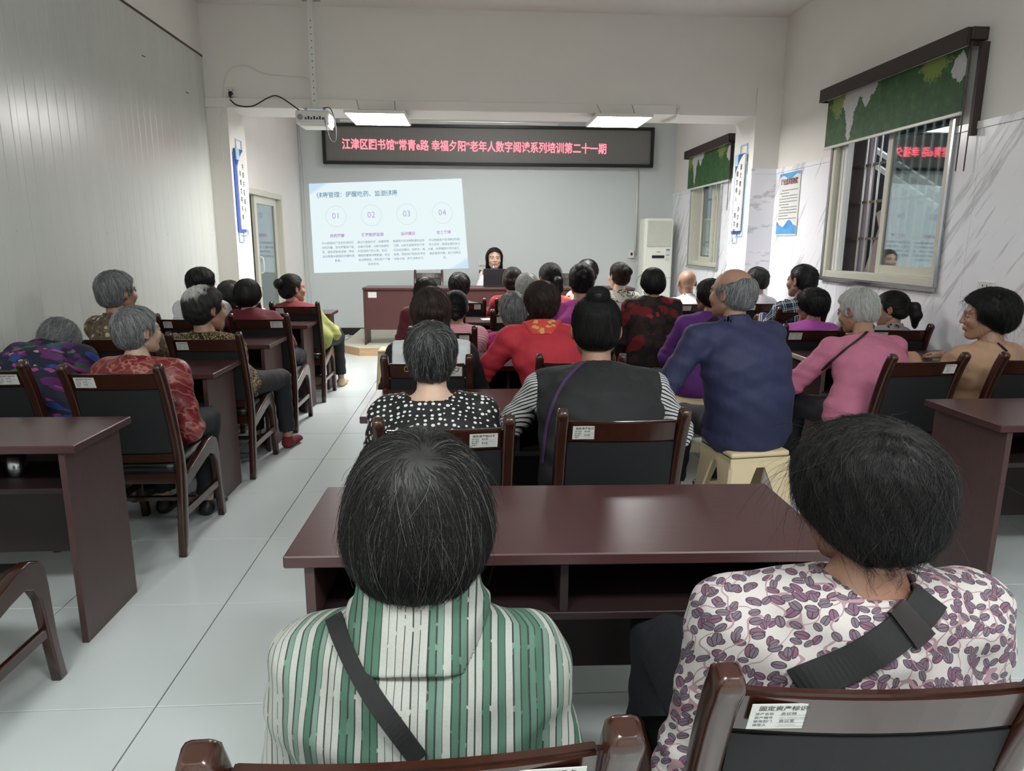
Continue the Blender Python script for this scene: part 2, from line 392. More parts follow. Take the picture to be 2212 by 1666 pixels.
# outdoors behind the right wall
M['outwall'] = plain('old_concrete', rgb(116, 112, 108), .9, var=.25, scale=4, bump=.3)
M['weather'] = wood('weathered_post', rgb(96, 82, 88), rgb(136, 122, 126), .8, 0, (6, 6, 1))
tag(boxes('outside_ground', [(XR + .12, 7.5, 1, 12.5, .6, .7)], M['outwall']), kind='structure')
tag(boxes('outside_wall', [(5.9, 6.1, 1, 12.5, .7, 4.6)], plain('dark_outside_wall', rgb(58, 60, 62), .9, var=.3, scale=2)), kind='structure')
tag(boxes('outside_wall', [(XR + .5, XR + 2.9, 7.3, 7.45, .7, 4.4)], M['dark']), kind='structure')
po = box('post', XR + .17, XR + .24, 5.61, 5.88, .7, 3.6, M['weather'], None, bev=.01); tag(po, 'weathered grey timber post outside the big window', 'post')
random.seed(5)
tp = plain('faded_carton', rgb(196, 170, 160), .8, var=.2, scale=10); tp2 = plain('split_plank', rgb(160, 134, 122), .8, var=.25, scale=12)
for k in range(9):
    ln = random.uniform(.6, 1.15); me_y = 6.1 + random.uniform(0, .6)
    o = box('plank', -.012, .012, -.06, .06, 0, ln, tp if k % 3 == 0 else tp2, None, bev=.003, loc=(XR + .72 + .05 * k, me_y, .702 + .06 * (k % 4)), rot=(R(random.uniform(-38, 12)), R(random.uniform(4, 14)), R(random.uniform(-15, 15))))
    tag(o, 'pale split board in the heap of scrap outside the big window', 'plank', 'scrap boards outside the window')
for k, (z, s) in enumerate(((1.95, 0), (1.82, .02))):
    o = box('rail', -.015, .015, 0, 1.5, -.02, .02, M['whitepl'], None, loc=(XR + .7, 5.5, z - .15), rot=(R(24), 0, 0)); tag(o, 'white slanting rail outside the big window', 'rail', 'white rails outside')
# leafy plant outside
M['leafg'] = plain('leaf_green', rgb(88, 120, 70), .5, var=.3)
pl = empty('potted_shrub', (XR + 1.5, 4.45, .7), 0, 'green leafy shrub outside behind the closed pane of the big window', 'shrub')
tube('stem', smooth_pts([(0, 0, 0), (.03, .1, .5), (-.02, 0, 1.1), (.03, .05, 1.7)]), .014, M['rust'], pl)
V = []; F = []
for k in range(260):
    c = Vector((random.gauss(0, .2), random.gauss(0, .28), random.uniform(.3, 1.9))); d = Vector((random.uniform(-1, 1), random.uniform(-1, 1), random.uniform(-.6, .3))).normalized() * random.uniform(.05, .1); s = d.cross(Vector((0, 0, 1))).normalized() * .018
    n = len(V); V += [c, c + d * .5 + s, c + d, c + d * .5 - s]; F.append((n, n + 1, n + 2, n + 3))
tag(obj('leaves', py_mesh('leaves', V, F), M['leafg'], pl), kind='stuff')
# ---- roller blinds
def _blindmat():
    n = NT('printed_green_blind'); v = n.coord()
    gr = n.ramp(n.noise(v, 14, 6, .7), [(.2, rgb(26, 58, 26)), (.5, rgb(40, 84, 40)), (.75, rgb(66, 112, 58)), (1, rgb(110, 140, 90))])
    sep = n.new('ShaderNodeSeparateXYZ', ins={'Vector': v})
    Yc, Zc = sep.outputs['Y'], sep.outputs['Z']; nz = n.noise(v, 7, 5, .7); nz2 = n.noise(v, 26, 6, .8)
    def blob(y, z, ry, rz, nn, amp, t=.8):
        q = n.math('ADD', n.math('DIVIDE', n.math('ABSOLUTE', n.math('SUBTRACT', Yc, y)), ry), n.math('DIVIDE', n.math('ABSOLUTE', n.math('SUBTRACT', Zc, z)), rz))
        return n.math('LESS_THAN', n.math('ADD', q, n.math('MULTIPLY', n.math('SUBTRACT', nn, .5), amp)), t)
    yl = n.math('MAXIMUM', blob(1.52, -.14, .15, .16, nz2, 2.6), blob(.36, -.13, .2, .12, nz2, 2.6))
    dkz = blob(1.42, -.12, .35, .1, nz, 1.); c = n.mix(dkz, gr, (*rgb(22, 44, 26), 1))
    wt = n.math('MAXIMUM', n.math('MAXIMUM', blob(1.33, -.16, .13, .4, nz, 1.5), blob(1.12, -.1, .17, .16, nz, 1.8)), blob(.09, -.2, .13, .13, nz, 1.4))
    c = n.mix(yl, c, (*rgb(120, 138, 62), 1)); c = n.mix(wt, c, n.mix(nz2, (*rgb(150, 158, 160), 1), (*rgb(214, 212, 208), 1)))
    n.set(color=c, rough=.6); return n.m
M['blind'] = _blindmat()
M['valance'] = wood('dark_brown_pelmet', rgb(42, 30, 28), rgb(60, 46, 42), .55, 0, (6, 1, 6))
def blind(y0, y1, zt, zb, label):
    b = empty('roller_blind', (XR, y0, zt), 0, label, 'blind'); L = y1 - y0
    boxes('pelmet', [(-.115, -.10, 0, L, -.1, 0), (-.1, -.001, 0, .012, -.1, 0), (-.1, -.001, L - .012, L, -.1, 0), (-.1, -.001, 0.012, L - .012, -.014, 0)], M['valance'], b, bev=.002)
    V = []; F = []; n = 24; H = zt - zb
    for i in range(n + 1):
        yy = .05 + (L - .1) * i / n
        for zz in (-.09, -H * .5, -H): V.append((-.058 + .002 * math.sin(i * 1.3) * (-zz / H), yy, zz))
    for i in range(n):
        for k in range(2): F.append((3 * i + k, 3 * i + 3 + k, 3 * i + 4 + k, 3 * i + 1 + k))
    V2 = V + [(x - .0015, y_, z_) for x, y_, z_ in V]; m = len(V); F2 = F + [tuple(m + q for q in f[::-1]) for f in F]
    obj('fabric', py_mesh('fabric', V2, F2, True), M['blind'], b)
    box('bottom_bar', -.066, -.05, .045, L - .045, -H - .022, -H, M['whitepl'], b, bev=.004)
    tube('roller', [(-.058, .02, -.06), (-.058, L - .02, -.06)], .028, M['whitepl'], b, n=12)
    box('end_bracket', -.1, -.001, -.03, -.002, -.075, -.005, M['valance'], b, bev=.004)
    for dx in (-.035, -.085):
        tube('bead_chain', [(dx, -.012, -.08), (dx - .002, -.012, -H - .35)], .0035, M['rust'], b, n=6)
    box('guide_strip', -.05, -.002, -.05, -.024, -H - .15, -.09, M['valance'], b)
    return b
blind(4.2, 5.94, 2.615, 2.16, 'wide green roller blind printed with a waterfall, over the big barred window')
blind(8.0, 9.66, 2.58, 2.09, 'smaller green roller blind on the far window beyond the beam')
# ---- wall panel sockets and small wiring
def socket(loc, rot, label, w=.086, h=.086):
    s = empty('wall_socket', loc, 0, label, 'socket'); s.rotation_euler = rot
    box('plate', -w / 2, w / 2, -.012, 0, -h / 2, h / 2, M['whitepl'], s, bev=.003)
    boxes('slots', [(-.02, -.014, -.0135, -.0115, .012, .024), (.014, .02, -.0135, -.0115, .012, .024), (-.02, -.014, -.0135, -.0115, -.022, -.012), (.014, .02, -.0135, -.0115, -.022, -.012)], M['black'], s); return s
socket((XR - .009, 3.9, 1.125), (0, 0, -R(90)), 'white socket on the marble above the woman in the tan top', .12)
socket((.17, YB, 1.06), (0, 0, 0), 'ivory socket plate on the back wall between slide and speaker', .1, .06)
socket((2.55, YB, 1.07), (0, 0, 0), 'white double socket low on the back wall beside the air conditioner', .14, .07)
ps = socket((-2.19, YC - .022 + .02, 2.715), (0, 0, 0), 'white socket with a black plug on the beam at the left')
tube('plug', [(0, -.012, -.01), (0, -.04, -.012), (0, -.045, -.04), (0.005, -.04, -.06)], [.018, .017, .012, .006], M['black'], ps)
sw = empty('breaker_box', (2.39, YB, 1.17), 0, 'small white breaker box at the foot of the conduit on the back wall', 'switch')
box('case', -.045, .045, -.05, 0, -.02, .1, M['whitepl'], sw, bev=.006); box('lever', -.015, .015, -.06, -.05, .02, .06, M['black'], sw, bev=.002)
cd = tube('conduit', [(2.44, YB - .015, 2.46), (2.46, YB - .015, 1.2)], .014, M['whitepl']); tag(cd, 'white vertical conduit running down the back wall from the display', 'conduit')
cd = tube('conduit', [(-1.3, YC + .5, 2.565), (.9, YC + .5, 2.555)], .012, M['whitepl']); tag(cd, 'white conduit running under the far side of the beam', 'conduit')
cd = tube('conduit', [(1.99, YC - .03, 2.64), (1.99, YC - .03, 2.59), (1.99, YC + .05, 2.562), (1.93, YC + .35, 2.562)], .011, M['whitepl']); tag(cd, 'short bent white conduit at the right end of the beam ledge', 'conduit')
cb = tube('cable', smooth_pts([(-2.19, YC - .06, 2.64), (-2.12, YC - .07, 2.59), (-1.98, YC - .1, 2.58), (-1.83, YC - .12, 2.65), (-1.74, YC - .12, 2.665), (-1.6, YC - .15, 2.58), (-1.47, YC - .19, 2.48), (-1.42, YC - .2, 2.46)], 6), .006, M['black']); tag(cb, 'black power cable looping from the beam socket to the projector', 'cable')
cb = tube('cable', smooth_pts([(-2.31, YC - .006, 2.1), (-2.31, YC - .006, 2.45), (-2.27, YC - .008, 2.6), (-2.26, YC - .01, 2.75), (-2.2, YC - .01, 2.9), (-2.05, YC - .01, 2.95), (-1.88, YC - .01, 2.88), (-1.65, YC - .02, 2.86), (-1.5, YC - .06, 2.84), (-1.4, YC - .12, 2.74), (-1.38, YC - .17, 2.62)], 6), .0045, M['whitepl']); tag(cb, 'thin grey cable arching over the socket across the beam', 'cable')
for k, (dx, x) in enumerate(((0, -2.415), (.02, -2.385))):
    cb = tube('cable', smooth_pts([(x, YB - .01, 3.0), (x + .02, YB - .01, 2.2), (x + dx, YB - .01, 1.3), (x + .03 + dx, YB - .015, .5), (x + .04, YB - .02, .12)], 6), .005, M['whitepl']); tag(cb, ('thin white cable down the back wall, nearer the left corner', 'thin white cable down the back wall, nearer the slide edge')[k], 'cable', 'cables left of the slide')
random.seed(3)
for k in range(3):
    p = [(-1.9 + random.uniform(-.12, .15), 9.95 + random.uniform(-.25, .3), .012 + .01 * i % .03) for i in range(9)]
    cb = tube('cable', smooth_pts([(-2.1, YB - .03, .1)] + p, 6), .007, M['whitepl']); tag(cb, 'tangled white cable on the floor left of the stage platform', 'cable', 'tangled floor cables')
# ---- LED display
led = empty('led_display', (.29, YB, 2.72), 0, 'long black framed LED display with red scrolling Chinese text', 'display')
boxes('display_frame', [(-2.36, 2.36, -.09, -.055, .235, .275), (-2.36, 2.36, -.09, -.055, -.275, -.235), (-2.36, -2.315, -.09, -.055, -.235, .235), (2.315, 2.36, -.09, -.055, -.235, .235), (-2.36, 2.36, -.055, 0, -.275, .275)], M['black'], led, bev=.003)
n = NT('unlit_led_matrix'); v = n.coord()
vd = n.new('ShaderNodeTexVoronoi', ins={'Vector': n.mapping(v, (1, 0, 1)), 'Scale': 60., 'Randomness': 0.}).outputs['Distance']
n.set(color=n.ramp(vd, [(0, rgb(150, 148, 142)), (.5, rgb(104, 103, 100))]), rough=.55); M['led'] = n.m
box('matrix', -2.315, 2.315, -.06, -.056, -.235, .235, M['led'], led)
V, F = text_mesh('江津区图书馆“常青e路 幸福夕阳”老年人数字阅读系列培训第二十一期', 1, offset=.016)
V = V.copy(); x0, x1 = V[:, 0].min(), V[:, 0].max(); V[:, 0] = (V[:, 0] - x0) / (x1 - x0) * 3.76 - 2.09; zc = (V[:, 1].min() + V[:, 1].max()) / 2
V2 = np.stack([V[:, 0], np.full(len(V), -.0615), (V[:, 1] - zc) * .155 - .00 - (V[:, 0] + 2.09) * .006], 1)
obj('display_text', py_mesh('display_text', V2, F), emis('red_led', (1, .13, .17), 1.5), led)
# ---- projected slide (keystoned picture on the wall)
Q = [Vector((-2.302, YB - .006, 2.177)), Vector((-.125, YB - .006, 2.269)), Vector((-.034, YB - .006, .989)), Vector((-2.29, YB - .006, .916))]
def slide_pt(u, v, d=0.):
    a = Q[0].lerp(Q[1], u); b = Q[3].lerp(Q[2], u); p = a.lerp(b, v); return (p.x, p.y - d, p.z)
sl = empty('projected_slide', (-1.2, YB, 1.6), 0, 'bright projected slide with four numbered circles on the back wall', 'projection')
n = NT('slide_light'); uvn = n.coord('UV'); sp = n.new('ShaderNodeSeparateXYZ', ins={'Vector': uvn})
dg = n.math('ADD', n.math('ABSOLUTE', n.math('SUBTRACT', sp.outputs[0], .5)), n.math('ABSOLUTE', n.math('SUBTRACT', sp.outputs[1], .5)))
same = n.math('MULTIPLY', n.math('SUBTRACT', sp.outputs[0], .5), n.math('SUBTRACT', sp.outputs[1], .5))
cf = n.math('MULTIPLY', n.ramp(dg, [(0, (0, 0, 0)), (.86, (0, 0, 0)), (.9, (1, 1, 1))]), n.math('GREATER_THAN', same, 0))
n.set(color=(.05, .05, .05), emit=n.mix(cf, (*rgb(226, 240, 243), 1), (*rgb(196, 221, 240), 1)), estr=.47, rough=.8)
pv = [slide_pt(0, 0), slide_pt(1, 0), slide_pt(1, 1), slide_pt(0, 1)]; me = py_mesh('image', [Vector(p) - sl.location for p in pv], [(0, 3, 2, 1)])
l = me.uv_layers.new(name='UVMap')
for lp, uvv in zip(l.data, [(0, 0), (0, 1), (1, 1), (1, 0)]): lp.uv = uvv
obj('image', me, n.m, sl)
def slide_text(name, items, m):
    VV = []; FF = []
    for (s, u, v, size, al, off) in items:
        V, F = text_mesh(s, 1., al, off)
        if not len(V): continue
        b = len(VV)
        for p in V: VV.append(Vector(slide_pt(u + p[0] * size * .5625, v - p[1] * size, .003)) - sl.location)
        FF += [tuple(q + b for q in f) for f in F]
    obj(name, py_mesh(name, VV, FF), m, sl)
slide_text('title', [('健康管理：提醒吃药、监测健康', .045, .155, .067, 'LEFT', .01)], emis('slide_teal', rgb(96, 148, 178), .44))
cx = (.163, .392, .623, .856)
slide_text('numbers', [(s, c, .395, .095, 'CENTER', -.006) for s, c in zip(('01', '02', '03', '04'), cx)], emis('slide_lilac', rgb(176, 160, 204), .44))
slide_text('headings', [(s, c, .60, .042, 'CENTER', .02) for s, c in zip(('用药提醒', '健康数据监测', '运动建议', '饮食管理'), cx)], emis('slide_purple', rgb(188, 140, 202), .44))
body = ['可以根据用户设定的用药时\n间和剂量，及时提醒用户服\n药，避免漏服或误服，特别\n适合需要长期服药的慢性病\n患者。', '通过与智能手环、体重秤等\n设备的连接，AI助手能够实\n时监测用户的心率、血压、\n睡眠质量等健康数据，并生\n成健康报告，帮助用户了解\n身体状况。', '根据用户的健康数据和运动\n习惯，AI助手能够提供个性\n化的运动建议，如跑步、瑜\n伽等，帮助用户制定科学的\n健身计划，提升健康水平。', '可以根据用户的健康目标和\n饮食偏好，推荐合理的饮食\n方案，并提醒用户按时进食，\n确保营养均衡，助力健康生\n活。']
its = []
for b_, c in zip(body, cx):
    for k, ln in enumerate(b_.split('\n')): its.append((ln, c, .677 + k * .05, .0305, 'CENTER', .01))
slide_text('body_text', its, emis('slide_grey', rgb(138, 162, 178), .44))
VV = []; FF = []
for c in cx:
    for k in range(44):
        a0 = 2 * math.pi * k / 44; a1 = a0 + 2 * math.pi / 44 * .55
        b = len(VV)
        for (a, r) in ((a0, .118), (a1, .118), (a1, .114), (a0, .114)): VV.append(Vector(slide_pt(c + math.cos(a) * r * .5625, .37 + math.sin(a) * r, .003)) - sl.location)
        FF.append((b, b + 1, b + 2, b + 3))
obj('dashed_circles', py_mesh('dashed_circles', VV, FF), emis('slide_dash', rgb(176, 186, 200), .43), sl)
# ---- hanging LED panels
def lamp(x0, x1, y0, y1, z, label):
    p = empty('ceiling_light', ((x0 + x1) / 2, (y0 + y1) / 2, z), 0, label, 'lamp', 'hanging LED panels'); a = (x1 - x0) / 2; b = (y1 - y0) / 2
    boxes('lamp_frame', [(-a, a, -b, -b + .012, 0, .022), (-a, a, b - .012, b, 0, .022), (-a, -a + .012, -b + .012, b - .012, 0, .022), (a - .012, a, -b + .012, b - .012, 0, .022), (-a, a, -b, b, .022, .028)], M['whitepl'], p)
    box('diffuser', -a + .012, a - .012, -b + .012, b - .012, .004, .008, emis('lamp_glow', (1, .985, .96), LAMP), p)
    for sx in (-.6, .6):
        for q in (0, 1): tube('hanging_wire', [(sx * a, -b * .2, .028), (sx * a * (1.25 if sx < 0 else .9) , YC - .005 - (y0 + y1) / 2 - .02, .17)], .0022, M['ink'], p, n=4)
    box('cable_box', -.03, .03, -.05, .02, .03, .055, M['whitepl'], p, bev=.004); return p
lamp(-1.115, -.575, 6.58, 7.25, 2.5 - .01, 'square glowing LED panel hanging under the beam near the projector')
lamp(1.14, 1.66, 6.56, 7.16, 2.5 - .01, 'square glowing LED panel hanging under the beam at the right end')
# ---- projector
pj = empty('projector', (-1.385, 6.7, 2.45), 0, 'white ceiling projector on a perforated pole in front of the beam', 'projector')
box('casing', -.155, .145, -.12, .12, -.06, .06, M['whitepl'], pj, bev=.02, seg=3)
box('underside', -.12, .13, -.1, .115, -.075, -.058, M['acwhite'], pj, bev=.004)
tube('lens', [(.04, .115, -.02), (.04, .16, -.025)], [.035, .032], M['black'], pj, n=16)
bm = bmesh.new()
for k in range(7): bbox(bm, -.07 + k * .025, -.055 + k * .025, -.123, -.119, -.02, -.002 + .01 * (k % 2))
obj('ports', bm_mesh('ports', bm), M['black'], pj)
tube('vent', [(-.11, -.121, .0), (-.11, -.119, .0)], [.025, .025], plain('vent_grey', rgb(150, 150, 148), .6), pj, n=16)
boxes('mount_plate', [(-.1, .1, -.05, .05, .085, .09), (-.09, -.07, -.02, 0, .055, .085), (.07, .09, -.02, 0, .055, .085)], M['steel'], pj)
boxes('pole', [(-.022, .022, -.022, .022, .09, 1.005), ], M['whitepl'], pj)
bm = bmesh.new()
for k in range(13): bbox(bm, -.004, .004, -.0235, -.0215, .15 + k * .055, .158 + k * .055)
obj('pole_holes', bm_mesh('pole_holes', bm), M['black'], pj)
boxes('ceiling_plate', [(-.08, .08, -.06, .06, .99, 1.008)], M['steel'], pj)
tube('cable_loop', smooth_pts([(.1, -.12, .0), (.12, -.15, -.08), (.15, -.15, -.19), (.19, -.13, -.2), (.19, -.1, -.05), (.15, -.08, .08), (.08, -.05, .09)], 6), .004, M['ink'], pj)
# ---- air conditioner
ac = empty('air_conditioner', (2.675, 10.13, 0), 0, 'tall white floor standing air conditioner in the far right corner', 'air conditioner')
box('casing', -.21, .21, -.17, .17, .0, 1.72, M['acwhite'], ac, bev=.035, seg=4)
box('outlet_panel', -.17, .17, -.182, -.168, 1.32, 1.68, plain('outlet_panel', rgb(208, 211, 200), .4), ac, bev=.006)
box('display_slot', -.09, .09, -.178, -.168, 1.16, 1.2, M['black'], ac, bev=.003)
bm = bmesh.new(); bbox(bm, -.03, .03, -.176, -.168, 1.245, 1.252); obj('badge', bm_mesh('badge', bm), M['steel'], ac)
box('energy_label', .11, .165, -.175, -.168, 1.2, 1.29, M['whitepl'], ac); box('label_band', .112, .163, -.1765, -.1745, 1.268, 1.288, plain('label_blue', rgb(70, 120, 175), .5), ac)
box('label_band', .112, .163, -.1765, -.1745, 1.2, 1.206, M['ink'], ac); box('rating_label', .105, .155, -.175, -.168, 1.12, 1.17, M['whitepl'], ac)
V, F = text_mesh('A', 1, 'CENTER'); obj('label_letter', py_mesh('label_letter', [(.13 + p[0] * .02, -.1765, 1.138 + p[1] * .02) for p in V], F), M['ink'], ac)
box('seam', -.211, .211, -.1715, -.16, .88, .883, M['ink'], ac)
# ---- signs on the columns
def sign(X, sgn, label, cols, y0, y1, zt):
    """sgn +1: faces +x (left column), -1 faces -x. local: u along the wall so that text reads left to right, v up"""
    s = empty('slogan_sign', (X, (y0 + y1) / 2, zt), 0, label, 'sign'); s.rotation_euler = (0, 0, R(90) if sgn > 0 else R(-90))
    W = .145; H = .96
    blue = plain('sign_blue', rgb(64, 96, 190), .4); lb = plain('sign_light_blue', rgb(170, 205, 226), .4); wh = M['whitepl']; navy = plain('sign_deep_blue', rgb(38, 84, 160), .4)
    box('back_board', -W, W * .6, -.012, 0, -H * .91, -.13, blue, s, bev=.002)
    # white text board with a curved upper left corner
    pts = [(W * .95, -.1)]; 
    for k in range(9):
        t = k / 8; pts.append((W * .75 - t * W * 1.45, -.1 - .17 * (t ** 1.6) * (1 if t < 1 else 1)))
    pts += [(-W * .7, -H * .88), (W * .82, -H * .88), (W * .95, -.2)]
    bm = bmesh.new(); a = [bm.verts.new((p[0], -.024, p[1])) for p in pts]; b = [bm.verts.new((p[0], -.012, p[1])) for p in pts]
    bm.faces.new(a); bm.faces.new(b[::-1])
    for i in range(len(a)): bm.faces.new((a[i], b[i], b[(i + 1) % len(a)], a[(i + 1) % len(a)]))
    obj('text_board', bm_mesh('text_board', bm), wh, s)
    box('corner_board', -W * .8, W * .75, -.018, -.012, -.24, -.09, navy, s)
    box('square_tab', -W * .85, -W * .25, -.03, -.018, -.2, -.09, lb, s)
    boxes('outline', [(-W * .3, W * .9, -.01, 0, -.008, 0), (-W * .3, -W * .3 + .008, -.01, 0, -.1, -.008), (W * .9 - .008, W * .9, -.01, 0, -.2, -.008),
        (-W * .9, W * .1, -.01, 0, -H - .008, -H), (-W * .9, -W * .9 + .008, -.01, 0, -H, -H * .91), (W * .1 - .008, W * .1, -.01, 0, -H, -H * .91), (W * 1.0, W * 1.02, -.01, 0, -H * .93, -.17), (-W * .4, W, -.01, 0, -H * .94, -H * .93)], lb, s)
    VV = []; FF = []
    for (cxp, z0, txt) in cols:
        for i, ch in enumerate(txt):
            if ch == ' ': continue
            V, F = text_mesh(ch, 1., 'CENTER', .01); b_ = len(VV)
            for p in V: VV.append((cxp + p[0] * .052, -.0255, z0 - i * .082 + p[1] * .06))
            FF += [tuple(q + b_ for q in f) for f in F]
    obj('lettering', py_mesh('lettering', VV, FF), M['ink'], s); return s
sign(-2.238, 1, 'blue and white slogan board on the inner face of the left column', [(.055, -.27, '共同关爱成长'), (-.035, -.34, '共创文明未来')], 6.985, 7.3, 2.33)
sign(2.741, -1, 'blue and white slogan board on the inner face of the right column', [(.055, -.24, '说文明话 办文明事'), (-.035, -.3, '做文明人 建文明城')], 7.0, 7.35, 2.345)
# ---- poster on the right wall
ps_ = empty('wall_poster', (XR - .01, 6.58, 2.03), 0, 'white rules poster with blue mountains on the marble wall beside the right column', 'poster'); ps_.rotation_euler = (0, 0, -R(90))
box('board', -.215, .215, -.01, 0, -.58, 0, M['whitepl'], ps_, bev=.002)
lb = plain('poster_blue', rgb(90, 160, 215), .4, var=.3, scale=8)
def wavy(name, zt, amp, zb, m, ph=0, yo=0.):
    V = []; F = []
    for i in range(21):
        x = -.212 + .424 * i / 20; V += [(x, -.0108 - yo, zb), (x, -.0108 - yo, zt + amp * math.sin(i * .45 + ph))]
    for i in range(20): F.append((2 * i, 2 * i + 2, 2 * i + 3, 2 * i + 1))
    obj(name, py_mesh(name, V, F), m, ps_)
wavy('top_wave', -.045, .02, -.003, lb); wavy('mountain', -.47, .035, -.555, plain('mountain_blue', rgb(60, 140, 205), .4, var=.3, scale=10), 2.2); wavy('mountain', -.5, .02, -.565, lb, .3, .0006)
V, F = text_mesh('理论宣讲室制度', 1, 'CENTER', .03); obj('title', py_mesh('title', [(p[0] * .05, -.0115, -.105 + p[1] * .058) for p in V], F), plain('poster_red', rgb(110, 50, 60), .5), ps_)
bm = bmesh.new(); random.seed(2)
for k in range(11):
    x = -.18 + (.04 if k in (0, 2, 6) else 0); xe = .19 if k not in (1, 5, 9) else .02
    while x < xe:
        l_ = random.uniform(.02, .05); bbox(bm, x, min(xe, x + l_), -.0118, -.0108, -.165 - k * .026, -.158 - k * .026); x += l_ + random.uniform(.003, .012)
obj('text_lines', bm_mesh('text_lines', bm), plain('small_print', rgb(120, 125, 132), .6), ps_)
# ---- stage and podium
pm = plain('stage_top', rgb(196, 192, 172), .5, var=.05, scale=6)
st = empty('stage_platform', (.4, 9.3, 0), 0, 'low wooden stage platform with a pale top under the podium table', 'stage')
pts = [(-1.77, -.8), (-2.02, -.52), (-2.04, 1.12), (2.0, 1.12), (2.0, -.8)]
bm = bmesh.new(); a = [bm.verts.new((p[0], p[1], .09)) for p in pts]; b = [bm.verts.new((p[0], p[1], .1)) for p in pts]; bm.faces.new(a[::-1]); bm.faces.new(b)
for i in range(5): bm.faces.new((a[i], a[(i + 1) % 5], b[(i + 1) % 5], b[i]))
obj('top_board', bm_mesh('top_board', bm), pm, st)
sw_ = wood('stage_plywood', rgb(176, 140, 104), rgb(206, 172, 132), .6, 0, (1.5, 8, 8))
box('front_board', -1.765, 2.0, -.795, -.775, 0, .09, sw_, st, bev=.002)
def oboard(p, q):
    d = Vector((q[0] - p[0], q[1] - p[1], 0)); L = d.length; an = math.atan2(d.y, d.x)
    box('side_board', 0, L, .004, .022, 0, .09, sw_, st, bev=.001, loc=(p[0], p[1], 0), rot=(0, 0, an))
oboard(pts[1], pts[0]); oboard(pts[2], pts[1])
pd = empty('podium_table', (.365, 8.75, .1), 0, 'long reddish brown podium table on the stage', 'table')
box('table_top', -1.705, 1.705, -.03, .45, .69, .715, M['podium'], pd, bev=.003)
for k in range(3): box('front_panel', -1.69 + k * 1.13, -.565 + k * 1.13, 0, .018, .19, .688, M['podium'], pd, bev=.002)
for k in range(4): box('side_panel', -1.7 + k * 1.127, -1.68 + k * 1.127, -.01, .42, 0, .69, M['podium'], pd, bev=.002)
box('asset_sticker', -1.64, -1.535, -.002, 0, .59, .66, M['sticker'], pd)
# ================================================================== FURNITURE
def sweep_rect(name, pts, w, d, mat, parent=None, rnd=.3):
    """pts (x,y,z) in a plane x=const; w along x, d across; rounded rectangular section (12 verts)"""
    sec = []
    for (sx, sy) in ((1, 1), (-1, 1), (-1, -1), (1, -1)):
        for a in (0, 45, 90):
            an = math.atan2(sy, sx) - R(45) + R(a); sec.append((sx * (1 - rnd) + rnd * math.cos(an), sy * (1 - rnd) + rnd * math.sin(an)))
    sec = [sec[i] for i in range(12)]
    V = []; n = 12; m = len(pts)
    ds = d if isinstance(d, (list, tuple)) else [d] * m; ws = w if isinstance(w, (list, tuple)) else [w] * m
    for i, p in enumerate(pts):
        a = Vector(pts[max(0, i - 1)]); b = Vector(pts[min(m - 1, i + 1)]); t = (b - a).normalized(); nn = Vector((1, 0, 0)).cross(t).normalized()
        for (u, v) in sec: V.append(Vector(p) + Vector((1, 0, 0)) * u * ws[i] / 2 + nn * v * ds[i] / 2)
    F = [(i * n + k, i * n + (k + 1) % n, (i + 1) * n + (k + 1) % n, (i + 1) * n + k) for i in range(m - 1) for k in range(n)]
    F += [tuple(range(n))[::-1], tuple((m - 1) * n + k for k in range(n))]
    me = py_mesh(name, V, F); me.flip_normals() if False else None
    for p in me.polygons: p.use_smooth = len(p.vertices) == 4
    bm = bmesh.new(); bm.from_mesh(me); bmesh.ops.recalc_face_normals(bm, faces=bm.faces); bm.to_mesh(me); bm.free()
    return obj(name, me, mat, parent)
CW = .42
# asset sticker with printed rows (one mesh, two materials)
def sticker_mesh():
    V = []; F = []; mi = []
    bm = bmesh.new(); bbox(bm, -.042, .042, -.0008, 0, -.024, .024); me0 = bm_mesh('s', bm)
    V += [tuple(v.co) for v in me0.vertices]; F += [tuple(p.vertices) for p in me0.polygons]; mi += [0] * len(F)
    def add(s, x, z, size, al='LEFT', off=0.):
        tv, tf = text_mesh(s, 1., al, off, res=1) if False else text_mesh(s, 1., al, off)
        b = len(V)
        for p in tv: V.append((x + p[0] * size, -.0012, z + p[1] * size))
        for f in tf: F.append(tuple(q + b for q in f)); mi.append(1)
    add('固定资产标识卡', 0, .0125, .0095, 'CENTER', .01)
    for k, (a, b_) in enumerate((('资产名称', '会议椅'), ('资产编号', '— —— ——'), ('使用部门', '会议室'), ('保管人', '— ——'))):
        add(a, -.036, .0035 - k * .0072, .0055); add(b_, -.006, .0035 - k * .0072, .0062)
        n = len(V); zz = .002 - k * .0072
        V.extend([(-.008, -.0011, zz), (.036, -.0011, zz), (.036, -.0011, zz + .0003), (-.008, -.0011, zz + .0003)]); F.append((n, n + 1, n + 2, n + 3)); mi.append(1)
    return py_mesh('asset_sticker', V, F, mi=mi)
_stk = sticker_mesh(); _stk.materials.append(M['sticker']); _stk.materials.append(M['ink'])
